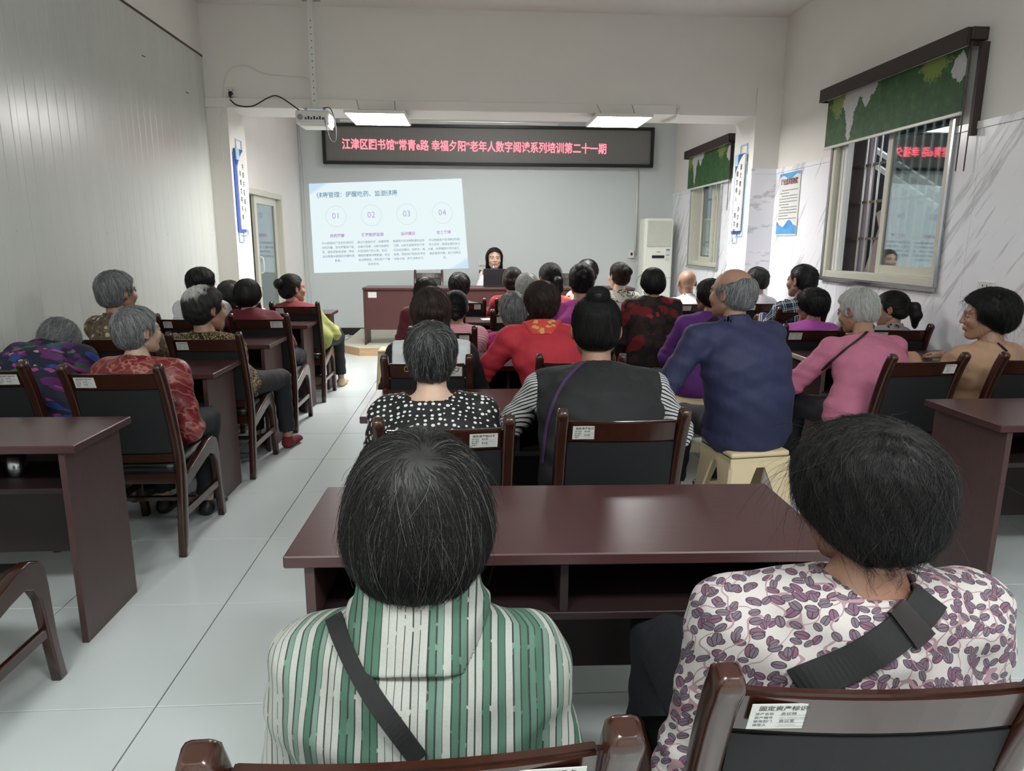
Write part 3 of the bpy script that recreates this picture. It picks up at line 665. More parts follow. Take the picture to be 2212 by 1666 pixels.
def make_chair(name='conference_chair'):
    """origin on the floor between the two rear feet, +y is the way the sitter faces"""
    c = empty(name); hx = CW / 2 - .02
    post = smooth_pts([(0, -.03, 0), (0, .0, .2), (0, .02, .38), (0, .005, .52), (0, -.035, .68), (0, -.075, .80), (0, -.105, .865)], 4)
    dd = [.042 + .01 * math.sin(min(1, i / 10) * math.pi) for i in range(len(post))]
    post2 = post + [post[-1] + Vector((0, -.006, .010)), post[-1] + Vector((0, -.008, .016))]
    for s in (-1, 1):
        sweep_rect('rear_post', [(s * hx, p[1], p[2]) for p in post2], [.036] * len(post) + [.03, .018], dd + [.036, .02], M['chairwood'], c, .45)
    # side rail that rises forward and turns down into the front leg
    out = [(.0, .30), (.0, .355), (.10, .375), (.22, .41), (.31, .437), (.37, .442), (.415, .425), (.44, .385), (.447, .33), (.45, .25), (.455, .15), (.478, .0), (.44, .0), (.422, .13), (.408, .24), (.40, .30), (.375, .345), (.335, .365), (.27, .355), (.15, .325), (.05, .30)]
    for s in (-1, 1):
        x = s * hx; extrude_outline('front_leg', out, x - .017, x + .017, M['chairwood'], c, .006)
    hw = hx - .016
    def curved_rail(nm, z0, z1, y, yb, th, mat, bev=.003, tilt=0., n=8, hw=hw):
        V = []; F = []
        for i in range(n + 1):
            t = i / n * 2 - 1; x = t * hw; yy = y - yb * (1 - t * t)
            V += [(x, yy - th / 2, z0), (x, yy + th / 2, z0), (x, yy + th / 2 + tilt, z1), (x, yy - th / 2 + tilt, z1)]
        for i in range(n):
            for k in range(4): F.append((4 * i + k, 4 * i + (k + 1) % 4, 4 * i + 4 + (k + 1) % 4, 4 * i + 4 + k))
        F += [(0, 1, 2, 3), (4 * n + 3, 4 * n + 2, 4 * n + 1, 4 * n)]
        me = py_mesh(nm, V, F); bm = bmesh.new(); bm.from_mesh(me); bmesh.ops.recalc_face_normals(bm, faces=bm.faces)
        es = [e for e in bm.edges if len(e.link_faces) == 2 and e.calc_face_angle(0) > .8]
        if bev: bmesh.ops.bevel(bm, geom=es, offset=bev, segments=2, affect='EDGES')
        bm.to_mesh(me); bm.free(); return obj(nm, me, mat, c)
    curved_rail('crest_rail', .765, .838, -.058, .014, .022, M['chairwood'], .006, -.024)
    curved_rail('back_panel', .47, .766, .006, .014, .02, M['backfab'], .004, -.066)
    curved_rail('back_cushion', .475, .76, .026, .014, .026, M['leather'], .01, -.066)
    curved_rail('lower_rail', .425, .47, .014, .006, .022, M['chairwood'], .004, -.004)
    # seat cushion, softly domed
    bm = bmesh.new(); bmesh.ops.create_grid(bm, x_segments=8, y_segments=8, size=1)
    top = {}; 
    for v in bm.verts:
        x, y = v.co.x, v.co.y; v.co = Vector((x * (hw - .002), .215 + y * .205, .415 + .02 * (1 - x ** 4) * (1 - y ** 4)))
    r = bmesh.ops.extrude_face_region(bm, geom=bm.faces[:]); vs = [g_ for g_ in r['geom'] if isinstance(g_, bmesh.types.BMVert)]
    for v in vs: v.co.z = .375
    obj('seat', bm_mesh('seat', bm, True), M['leather'], c)
    box('seat_rail', -hw, hw, .395, .415, .33, .378, M['chairwood'], c, bev=.004); box('seat_rail', -hw, hw, .02, .04, .32, .375, M['chairwood'], c, bev=.004)
    for s in (-1, 1): box('stretcher', s * hx - .011, s * hx + .011, .0, .425, .165, .2, M['chairwood'], c, bev=.004)
    box('stretcher', -hw, hw, .2, .222, .172, .194, M['chairwood'], c, bev=.004)
    o = obj('asset_sticker', _stk, None, c, (-.12, -.092, .80)); o.rotation_euler = (R(18), 0, 0); o['label'] = 'white printed asset sticker'
    return c
chair0 = make_chair(); _c0 = [chair0, False]
def chair(x, y, rz=0, label='', right=True, group='conference chairs of the audience', sticker=True, z=0.):
    """y is the row of the rear feet"""
    if not _c0[1]: c = chair0; _c0[1] = True
    else: c = copy_tree(chair0)
    c.location = (x, y, z); c.rotation_euler = (0, 0, R(rz)); c.scale = (1, 1, 1); tag(c, label, 'chair', group)
    for ch in c.children:
        if ch.name.startswith('asset_sticker'):
            ch.location = (.115 if right else -.115, -.0905, .802); ch.rotation_euler = (R(18), 0, R(random.uniform(-3, 3)))
    if not sticker:
        for ch in list(c.children):
            if ch.name.startswith('asset_sticker'): bpy.data.objects.remove(ch)
    return c
def desk(x0, x1, y0, y1, label, rz=0, z=.72, worn=False, group='long audience desks'):
    """near edge y0 (sitters' side, open shelf), far edge y1 (closed panel)"""
    W = x1 - x0; D = y1 - y0; d = empty('long_desk', (x0, y0, 0), R(rz), label, 'desk', group)
    top = box('desktop', 0, W, 0, D, z - .028, z, M['desk'], d, bev=.003)
    i = .04; zt = z - .028
    for a in (i, W - i - .022): box('side_panel', a, a + .022, .015, D - .02, 0, zt, M['deskside'], d, bev=.001)
    box('modesty_panel', i + .022, W - i - .022, D - .06, D - .042, .2, zt, M['desk_inner'], d)
    box('shelf', i + .022, W - i - .022, .03, D - .06, z - .175, z - .157, M['desk_inner'], d, bev=.001)
    box('divider', W / 2 - .009, W / 2 + .009, .035, D - .06, z - .157, zt, M['desk_inner'], d)
    if worn:
        m = plain('chipped_edge', rgb(190, 182, 160), .7, var=.15, scale=20)
        box('worn_edge_strip', -.0015, .001, .0, D, z - .026, z - .004, m, d); box('worn_edge_strip', .04, .062, .012, .0155, 0, zt, m, d); box('worn_edge_strip', .005, W, -.0015, .001, z - .026, z - .02, m, d)
        box('paint_chip', .018, .045, -.0018, -.0014, z - .022, z - .008, M['whitepl'], d)
    return d
# middle block
desk(-.405, .812, 1.40, 1.832, 'large desk in the middle, right behind the two nearest people', -1.2)
desk(-.43, .79, 2.61, 3.11, 'middle desk between the polka-dot woman and the empty chair ahead')
desk(-.40, .80, 3.70, 4.17, 'middle desk behind the woman in the red jacket')
desk(-.38, .82, 4.74, 5.22, 'middle desk behind the magenta jacket')
desk(-.38, .82, 5.78, 6.22, 'middle desk behind the white-haired head, with a white paper on it')
desk(-.36, .84, 6.78, 7.2, 'front desk of the middle block, nearest the stage')
desk(.95, 2.0, 5.75, 6.2, 'desk ahead of the dark red floral jacket')
# left block
for k, (a, b, lb) in enumerate(((2.26, 2.655, 'nearest desk on the left with a steel cup on its shelf'), (3.52, 3.955, 'second desk on the left, level with the man-high red brocade jacket'), (4.52, 4.965, 'third desk on the left, ahead of the leopard print blouse'), (5.59, 5.96, 'fourth desk on the left, ahead of the maroon sweater'), (6.5, 6.9, 'last desk on the left with a pale shining top, by the column'))):
    desk(-2.40, -1.30, a, b, lb)
# right block
desk(1.965, 2.985, 2.385, 2.835, 'nearest desk on the right edge of the picture')
desk(1.965, 2.985, 3.79, 4.2, 'desk on the right with a chipped pale edge, under the pink sweater', worn=True)
desk(1.99, 2.985, 4.95, 5.35, 'desk on the right ahead of the lilac jacket')
# chairs : (x centre, rear-foot y, rotation, label, sticker on the right)
CH = [(-.062, .738, 2, 'nearest empty-backed chair, behind the striped shirt', True), (.515, .83, -2, 'nearest chair on the right, behind the leaf-print blouse', False),
 (-.085, 2.07, 3, 'chair behind the polka-dot blouse', True), (.468, 2.15, 0, 'black-backed chair behind the black vest', False),
 (-.20, 3.20, 0, 'middle chair ahead of the polka-dot woman', True), (.50, 3.20, 0, 'chair under the woman in the red jacket', True),
 (-.17, 4.27, 0, 'chair of the pink striped top', True), (.465, 4.27, 0, 'chair of the magenta jacket', True),
 (-.25, 5.32, 0, 'chair of the maroon top in the middle block', False), (.35, 5.32, 0, 'chair with a sticker beside the white-haired head', False),
 (-.07, 6.38, 0, 'empty chair back with a sticker, before the podium', True), (.42, 6.38, 0, 'chair of the red top with a dark bun', False),
 (-1.475, 2.99, 0, 'chair of the red brocade jacket on the left', False), (-2.06, 3.07, 0, 'chair of the navy floral jacket at the left edge', True),
 (-1.48, 4.02, 0, 'chair of the leopard print blouse', False), (-1.98, 4.02, 0, 'chair of the brown spotted blouse', True),
 (-1.48, 5.04, 0, 'chair of the maroon sweater on the left', True), (-1.98, 5.04, 0, 'chair of the white top by the left wall', False),
 (-1.475, 6.02, 0, 'chair of the red vest with green sleeves', False), (-1.96, 6.02, 0, 'chair ahead of the white top by the left wall', False),
 (-1.52, 1.62, 0, 'chair cut by the left edge, only its front leg and seat in view', True),
 (2.12, 3.18, 6, 'dark chair right behind the pink sweater', True), (2.70, 3.22, 4, 'chair of the tan top at the right edge', True),
 (2.17, 4.36, 0, 'chair of the lilac jacket', False), (2.74, 4.36, -4, 'chair of the grey top with a ponytail', False),
 (2.64, 5.5, 0, 'chair of the plaid shirt', True), (2.05, 6.25, 0, 'chair before the bald head', False), (2.68, 6.3, 0, 'chair of the grey-haired white shirt by the right column', False),
 (2.65, 1.75, 0, 'chair cut by the right edge under the nearest right desk', True)]
random.seed(11)
for (x, y, rz, lb, rt) in CH:
    q_ = chair(x, y, rz, lb, rt)
    if y < 1: q_.scale = (1.15 if x < 0 else 1.08, 1.0, 1.0)
# stage chairs face the audience: padded back seen from the front
for x, lb in ((-.6, 'stage chair below the slide'), (.325, 'stage chair of the speaker'), (1.36, 'stage chair behind the middle of the podium table')):
    chair(x, 9.98, 180, lb, True, 'chairs on the stage', sticker=False, z=.1)
# plastic stools
def stool(x, y, rz, label, h=.44, s=1.):
    st = empty('plastic_stool', (x, y, 0), R(rz), label, 'stool', 'plastic stools')
    a = .15 * s; b = .185 * s; t = .004
    bm = bmesh.new(); bbox(bm, -a, a, -a, a, h - .03, h, .012, 2); obj('seat', bm_mesh('seat', bm, True), M['ivoryst'], st)
    for (sx, sy) in ((1, 1), (1, -1), (-1, 1), (-1, -1)):
        # corner leg : two flared wings meeting at the corner
        V = []; F = []; rows = 7
        for i in range(rows):
            q = i / (rows - 1); z = (h - .028) * (1 - q); e = a + (b - a) * q; wd = .10 * (1 - q) ** 1.5 + .05 + (.012 if i == rows - 1 else 0)
            for (px, py) in ((e - wd, e), (e - .012, e), (e, e - .012), (e, e - wd), (e - .012, e - wd), (e - .014, e - .014), (e - wd, e - .012)): V.append((sx * px, sy * py, z))
        n = 7
        for i in range(rows - 1):
            for k in range(n): F.append((i * n + k, i * n + (k + 1) % n, (i + 1) * n + (k + 1) % n, (i + 1) * n + k))
        F += [tuple(range(n)), tuple((rows - 1) * n + k for k in range(n))]
        me = py_mesh('leg', V, F); bm = bmesh.new(); bm.from_mesh(me); bmesh.ops.recalc_face_normals(bm, faces=bm.faces); bm.to_mesh(me); bm.free()
        obj('leg', me, M['ivoryst'], st)
    zz = h * .36; e = b - (b - a) * .36 - .004
    boxes('ring_rail', [(-e + .04, e - .04, -e, -e + .008, zz - .03, zz + .03), (-e + .04, e - .04, e - .008, e, zz - .03, zz + .03), (-e, -e + .008, -e + .04, e - .04, zz - .03, zz + .03), (e - .008, e, -e + .04, e - .04, zz - .03, zz + .03)], M['ivoryst'], st, bev=.002)
    boxes('apron', [(-a, a, -a - .002, -a + .006, h - .075, h - .028), (-a, a, a - .006, a + .002, h - .075, h - .028), (-a - .002, -a + .006, -a, a, h - .075, h - .028), (a - .006, a + .002, -a, a, h - .075, h - .028)], M['ivoryst'], st)
    return st
stool(1.32, 3.17, 8, 'ivory plastic stool under the man in the navy jacket', .43)
stool(1.40, 4.15, 0, 'ivory plastic stool under the purple jacket')
stool(1.30, 5.05, 0, 'ivory plastic stool under the dark red floral jacket')
stool(-.72, 6.35, 0, 'empty ivory plastic stool before the stage', .42, .8)
stool(.80, 5.15, 5, 'ivory plastic stool under the lilac-pink jacket in the middle')
stool(1.18, 6.3, 0, 'ivory plastic stool under the white blouse with black flowers'); stool(.78, 6.5, 0, 'ivory plastic stool under the black ponytail')
# steel cup
cup = tube('steel_cup', [(-1.605, 2.44, .563), (-1.605, 2.44, .565), (-1.605, 2.44, .64)], [.03, .032, .033], M['steel'], n=24); tag(cup, 'steel cup on the shelf inside the nearest left desk', 'cup')
# laptop, microphone, paper, phone, pens
lt = empty('laptop', (.33, 8.98, .815), 0, 'black laptop open before the speaker on the podium table', 'laptop')
box('base', -.17, .17, 0, .23, 0, .014, M['black'], lt, bev=.003)
o = box('screen', -.17, .17, -.006, .0, 0, .215, plain('laptop_lid', rgb(44, 44, 48), .4), lt, bev=.002, loc=(0, .0, .014)); o.rotation_euler = (R(8), 0, 0)
mc = empty('microphone', (.3, 9.26, .815), 0, 'gooseneck microphone before the speaker', 'microphone')
tube('stand_base', [(0, 0, 0), (0, 0, .02)], [.045, .04], M['black'], mc, n=16); tube('neck', smooth_pts([(0, 0, .02), (0, 0, .12), (.0, .01, .2)]), .006, M['black'], mc); tube('head', [(0, .01, .2), (0, .012, .23), (0, .015, .26)], [.018, .024, .012], M['steel'], mc, n=12)
for nm, lb, ct, b, m, loc, rz in (('paper_pack', 'white paper with printed marks on the desk before the podium', 'paper', (-.05, .05, -.06, .06, 0, .012), M['whitepl'], (.14, 5.92, .7215), 10),
    ('phone', 'dark phone lying on the chipped desk beside the pink sleeve', 'phone', (-.045, .045, -.075, .075, 0, .01), M['black'], (2.13, 4.02, .7215), -50),
    ('remote', 'dark slim case lying on the chipped desk right of the pink sweater', 'case', (-.07, .07, -.02, .02, 0, .014), M['black'], (2.52, 4.0, .7215), 10)):
    o = box(nm, *b, m, None, bev=.003, loc=loc, rot=(0, 0, R(rz))); tag(o, lb, ct)
# ================================================================== PEOPLE : implicit shapes polygonised with surface nets
def A(*v): return np.array(v, dtype=np.float64)
def d_ell(P, c, r, Rm=None):
    q = P - c
    if Rm is not None: q = q @ Rm
    r = np.asarray(r, dtype=float); k0 = np.linalg.norm(q / r, axis=1); k1 = np.linalg.norm(q / (r * r), axis=1) + 1e-9
    return k0 * (k0 - 1) / k1
def d_cone(P, a, b, ra, rb):
    ab = b - a; t = np.clip(((P - a) @ ab) / max(1e-9, ab @ ab), 0, 1)
    return np.linalg.norm(P - a - t[:, None] * ab, axis=1) - (ra + (rb - ra) * t)
def d_ecap(P, a, b, wa, wb, S, Fv):
    """elliptic tapered capsule; wa, wb = (half width along S, half depth along Fv)"""
    ab = b - a; L2 = ab @ ab; t = np.clip(((P - a) @ ab) / L2, 0, 1); q = P - a - t[:, None] * ab
    w_ = wa[0] + (wb[0] - wa[0]) * t; d_ = wa[1] + (wb[1] - wa[1]) * t
    U = np.cross(S, Fv); u = q @ S / w_; v = q @ Fv / d_; m = np.minimum(w_, d_); h = q @ U / m
    return (np.sqrt(u * u + v * v + h * h) - 1) * m
def smin(a, b, k):
    h = np.clip(.5 + .5 * (b - a) / k, 0, 1); return b + (a - b) * h - k * h * (1 - h)
def smax(a, b, k): return -smin(-a, -b, k)
def snet(f, lo, hi, res):
    lo = np.asarray(lo, float); n = np.maximum(4, np.ceil((np.asarray(hi) - lo) / res).astype(int) + 1)
    ax = [lo[i] + np.arange(n[i]) * res for i in range(3)]
    G = np.stack(np.meshgrid(*ax, indexing='ij'), -1).reshape(-1, 3)
    v = f(G).reshape(n).astype(np.float32); s = v < 0
    c = [(i, j, k) for i in (0, 1) for j in (0, 1) for k in (0, 1)]
    sl = lambda A_, o: A_[o[0]:n[0] - 1 + o[0], o[1]:n[1] - 1 + o[1], o[2]:n[2] - 1 + o[2]]
    cnt = sum(sl(s, o).astype(np.int8) for o in c); act = (cnt > 0) & (cnt < 8)
    I = np.argwhere(act); idx = -np.ones(act.shape, np.int64); idx[act] = np.arange(len(I))
    pos = np.zeros((len(I), 3)); num = np.zeros(len(I))
    for a_ in range(8):
        for b_ in range(a_ + 1, 8):
            oa, ob = c[a_], c[b_]
            if sum(abs(x - y) for x, y in zip(oa, ob)) != 1: continue
            va = v[I[:, 0] + oa[0], I[:, 1] + oa[1], I[:, 2] + oa[2]]; vb = v[I[:, 0] + ob[0], I[:, 1] + ob[1], I[:, 2] + ob[2]]
            m = (va < 0) != (vb < 0); t = np.where(m, va / np.where(m, va - vb, 1), 0)
            p = np.asarray(oa, float) + t[:, None] * (np.asarray(ob, float) - np.asarray(oa, float)); pos += p * m[:, None]; num += m
    V = lo + (I + pos / num[:, None]) * res; Fs = []
    for ax_ in range(3):
        o = [0, 0, 0]; o[ax_] = 1
        s0 = s[:n[0] - o[0], :n[1] - o[1], :n[2] - o[2]]; s1 = s[o[0]:, o[1]:, o[2]:]
        E = np.argwhere(s0 != s1); u, w_ = [(1, 2), (2, 0), (0, 1)][ax_]
        ok = (E[:, u] > 0) & (E[:, w_] > 0) & (E[:, u] < n[u] - 1) & (E[:, w_] < n[w_] - 1); E = E[ok]
        if not len(E): continue
        def g(du, dw):
            q = E.copy(); q[:, u] -= du; q[:, w_] -= dw; return idx[q[:, 0], q[:, 1], q[:, 2]]
        quad = np.stack([g(1, 1), g(0, 1), g(0, 0), g(1, 0)], 1); ins = s[E[:, 0], E[:, 1], E[:, 2]]
        quad[~ins] = quad[~ins][:, ::-1]; Fs.append(quad)
    F = np.concatenate(Fs); F = F[(F >= 0).all(1)]
    # snap vertices to the true surface (one Newton step)
    e = res * .15; d0 = f(V); gr = np.stack([f(V + e * np.eye(3)[i]) - d0 for i in range(3)], 1) / e
    st = d0[:, None] * gr / np.maximum((gr ** 2).sum(1, keepdims=True), .2); ln = np.linalg.norm(st, axis=1, keepdims=True)
    V = V - st * np.minimum(1, res * .5 / np.maximum(ln, 1e-9)); return V, F
# ---------------- head template (face +y, up +z, origin between the ears)
def rotx(a): c, s = math.cos(a), math.sin(a); return np.array([[1, 0, 0], [0, c, -s], [0, s, c]])
def roty(a): c, s = math.cos(a), math.sin(a); return np.array([[c, 0, s], [0, 1, 0], [-s, 0, c]])
def rotz(a): c, s = math.cos(a), math.sin(a); return np.array([[c, -s, 0], [s, c, 0], [0, 0, 1]])
def f_head(P):
    Q = P.copy(); Q[:, 0] = np.abs(Q[:, 0])
    d = d_ell(Q, A(0, -.014, .03), (.074, .094, .087))
    d = smin(d, d_ell(Q, A(0, .026, -.035), (.058, .062, .078)), .03)
    d = smin(d, d_cone(Q, A(.045, .0, -.055), A(.012, .062, -.093), .018, .017), .03)
    d = smin(d, d_ell(Q, A(0, .068, -.096), (.018, .016, .014)), .02)
    d = smin(d, d_ell(Q, A(.036, .058, -.026), (.026, .024, .024)), .022)
    d = smin(d, d_cone(Q, A(.010, .082, .028), A(.044, .068, .027), .008, .007), .014)
    d = smax(d, -d_ell(Q, A(.031, .094, .008), (.018, .014, .011)), .012)
    d = smin(d, d_cone(Q, A(0, .084, .02), A(0, .0995, -.022), .007, .0105), .012)
    d = smin(d, d_ell(Q, A(.011, .093, -.026), (.008, .009, .007)), .007)
    d = smin(d, d_ell(Q, A(0, .082, -.055), (.026, .014, .014)), .012)
    d = smin(d, d_ell(Q, A(0, .0925, -.0515), (.019, .006, .0045)), .003)
    d = smin(d, d_ell(Q, A(0, .0915, -.0605), (.016, .007, .0055)), .003)
    d = smax(d, -d_ell(Q, A(0, .099, -.0558), (.021, .010, .0012)), .002)
    d = smin(d, d_ell(Q, A(.031, .0755, .0075), (.0135, .0125, .0125)), .0015)
    d = smin(d, d_cone(Q, A(.019, .0835, .0135), A(.043, .0775, .0125), .003, .003), .003)
    Rm = rotz(R(24)) @ rotx(R(-8)); e = d_ell(Q, A(.079, -.012, -.002), (.0075, .0185, .031), Rm); e = smax(e, -d_ell(Q, A(.0875, -.009, .003), (.007, .0115, .02), Rm), .004)
    e = smin(e, d_ell(Q, A(.077, -.006, -.028), (.006, .008, .009)), .006)
    d = smin(d, e, .006); return d
HV, HF = snet(f_head, (-.1, -.12, -.125), (.1, .125, .13), .0033)
def head_cols(V):
    C_ = np.ones((len(V), 4)); x = np.abs(V[:, 0]); y = V[:, 1]; z = V[:, 2]
    lips = (x < .021) & (y > .08) & (np.abs(z + .056) < .0095 - x * .22); C_[lips, :3] = (.86, .5, .5)
    brow = (y > .055) & (x > .013) & (x < .05) & (np.abs(z - (.032 - (x - .03) ** 2 * 6)) < .0032); C_[brow, :3] = (.16, .12, .1)
    ex = x - .031; eye = (y > .072) & (np.hypot(ex / .0125, (z - .0075) / .0058) < 1); C_[eye, :3] = (1.25, 1.35, 1.5)
    C_[eye & (np.hypot(ex, z - .0075) < .0058), :3] = (.05, .035, .03)
    lid = (y > .07) & (x > .017) & (x < .046) & (np.abs(z - .0145) < .0022); C_[lid, :3] = (.22, .16, .14)
    ear = (x > .074) & (y < .02) & (y > -.04); C_[ear, :3] = (.95, .82, .78)
    ck = np.exp(-((x - .04) ** 2 + (z + .02) ** 2) / .0004) * (y > .03); C_[:, 1] -= .12 * ck; C_[:, 2] -= .1 * ck
    C_[:, :3] *= .9; return C_
HC = head_cols(HV)
# ---------------- hand template (wrist at origin, fingers +y, palm -z, thumb +x)
def f_hand(P, curl=.55):
    d = d_ell(P, A(0, .045, 0), (.036, .05, .0145)); d = smin(d, d_cone(P, A(0, -.03, 0), A(0, .02, 0), .022, .024), .02)
    for i, (x, L, r) in enumerate(((-.029, .055, .0072), (-.010, .068, .0082), (.010, .072, .0084), (.029, .064, .008))):
        a = A(x * .9, .082, 0); an = -R(18 + 14 * curl); p = a; s = None; 
        for j, fr in enumerate((.42, .32, .26)):
            an -= R(26) * curl if j else 0; b = p + A(x * .12 * fr, math.cos(an) * L * fr, math.sin(an) * L * fr)
            c_ = d_cone(P, p, b, r * (1 - .08 * j), r * (.94 - .1 * j)); s = c_ if s is None else np.minimum(s, c_); p = b
        s = smin(s, d_cone(P, A(x * .7, .05, 0), a, .011, r * 1.05), .004); d = smin(d, s, .006)
    t = smin(d_cone(P, A(.02, .02, -.004), A(.05, .05, -.014), .014, .011), d_cone(P, A(.05, .05, -.014), A(.056, .083, -.022), .0105, .0078), .004)
    return smin(d, t, .012)
NV, NF = snet(f_hand, (-.06, -.06, -.11), (.085, .17, .03), .0042)
# ---------------- hair styles
def hair_fn(style):
    def cut_front(P, y0=.03, k=1.1, z0=.045): return P[:, 1] - (y0 + k * np.maximum(P[:, 2] - z0, 0))
    def bottom(P, zb, k, ys, mx=.1): return (zb + k * np.clip(P[:, 1] - ys, 0, mx)) - P[:, 2]
    def f(P):
        X = np.abs(P[:, 0]); B = None
        if style in ('short', 'fluffy'):
            r = (.088, .107, .101) if style == 'short' else (.1, .118, .107)
            d = d_ell(P, A(0, -.017, .032), r); d = smin(d, d_ell(P, A(0, -.045, -.03), (r[0] * .76, r[1] * .6, .062)), .03)
            d = d + .002 * np.sin(P[:, 0] * 160 + P[:, 2] * 90) * np.sin(P[:, 1] * 140)
            d = smax(d, cut_front(P, .032 if style == 'short' else .045), .014); d = smax(d, bottom(P, -.088 if style == 'fluffy' else -.083, .95 if style == 'short' else .8, -.052), .012)
            if style == 'short': d = smax(d, -d_ell(np.stack([X, P[:, 1], P[:, 2]], 1), A(.1, -.006, -.012), (.04, .025, .036)), .006)
        elif style == 'crew':
            d = d_ell(P, A(0, -.017, .034), (.079, .1, .091)); d = smin(d, d_ell(P, A(0, -.045, -.02), (.066, .064, .055)), .025)
            d = smax(d, cut_front(P, .035, 1.0, .05), .01); d = smax(d, bottom(P, -.07, 1.1, -.055), .008)
            d = smax(d, -d_ell(np.stack([X, P[:, 1], P[:, 2]], 1), A(.1, -.006, -.012), (.034, .024, .034)), .006)
        elif style == 'fringe':
            d = d_ell(P, A(0, -.02, .02), (.085, .104, .085)); d = smin(d, d_ell(P, A(0, -.05, -.025), (.07, .062, .055)), .025)
            d = smax(d, P[:, 2] - (.066 + .5 * (-P[:, 1] - .05) + .006 * np.sin(P[:, 0] * 130)) , .02); d = smax(d, P[:, 1] - .035, .014); d = smax(d, bottom(P, -.078, 1.0, -.055), .01)
            d = smax(d, -d_ell(np.stack([X, P[:, 1], P[:, 2]], 1), A(.1, -.006, -.012), (.032, .022, .032)), .006)
        elif style == 'bob':
            d = d_ell(P, A(0, -.017, .032), (.095, .112, .104)); d = smin(d, d_ell(P, A(0, -.026, -.03), (.099, .103, .09)), .04)
            d = smax(d, cut_front(P, .035, 1.2, .05), .014); d = smax(d, (-.1 + .25 * np.clip(P[:, 1] + .07, 0, .2) + 1.2 * np.maximum(X - .055, 0)) - P[:, 2], .016)
        elif style in ('bun_high', 'bun_back', 'pony', 'bun_low'):
            d = d_ell(P, A(0, -.017, .032), (.084, .104, .097)); d = smin(d, d_ell(P, A(0, -.045, -.03), (.07, .066, .06)), .03)
            d = smax(d, cut_front(P, .03), .014); d = smax(d, bottom(P, -.085, 1.0, -.052), .012)
            d = smax(d, -d_ell(np.stack([X, P[:, 1], P[:, 2]], 1), A(.1, -.006, -.012), (.03, .022, .032)), .006)
            if style == 'bun_high': d = smin(d, d_ell(P, A(0, -.085, .118), (.035, .033, .03)), .004)
            elif style == 'bun_back': d = smin(d, d_ell(P, A(0, -.125, .045), (.042, .032, .04)), .008)
            elif style == 'bun_low': d = smin(d, smin(d_ell(P, A(.0, -.118, -.0), (.04, .03, .03)), d_ell(P, A(0, -.11, -.05), (.026, .024, .03)), .01), .01)
            else:
                d = smin(d, smin(d_cone(P, A(0, -.108, .012), A(0, -.145, -.01), .017, .028), smin(d_cone(P, A(0, -.145, -.01), A(0, -.148, -.07), .032, .03), d_cone(P, A(0, -.148, -.07), A(0, -.13, -.14), .03, .014), .02), .02), .006)
        elif style == 'long':
            d = d_ell(P, A(0, -.017, .032), (.088, .108, .1)); d = smin(d, d_ecap(P, A(0, -.03, .0), A(0, -.055, -.2), (.087, .085), (.092, .05), A(1, 0, 0), A(0, 1, 0)), .03)
            d = smax(d, cut_front(P, .03, 1.15, .05), .014); d = smax(d, -d_ell(P, A(0, .07, -.15), (.062, .12, .17)), .02); d = smax(d, -.235 - P[:, 2], .015); d = smax(d, -d_ell(P, A(0, .09, -.01), (.06, .075, .09)), .012)
        elif style == 'halfup':
            d = d_ell(P, A(0, -.017, .032), (.09, .11, .1)); d = smin(d, d_ecap(P, A(0, -.06, .0), A(.02, -.1, -.17), (.082, .06), (.06, .035), A(1, 0, 0), A(0, 1, 0)), .03)
            d = smax(d, cut_front(P, .03), .014); d = smax(d, -d_ell(P, A(0, .075, -.12), (.12, .12, .12)), .02); d = smin(d, d_ell(P, A(.01, -.12, .0), (.05, .022, .03)), .02)
        return d
    return f
CROWN = {'bun_high': A(0, -.10, .1), 'bun_back': A(0, -.13, .045), 'bun_low': A(0, -.12, .0), 'pony': A(0, -.115, .012)}
_hair = {}
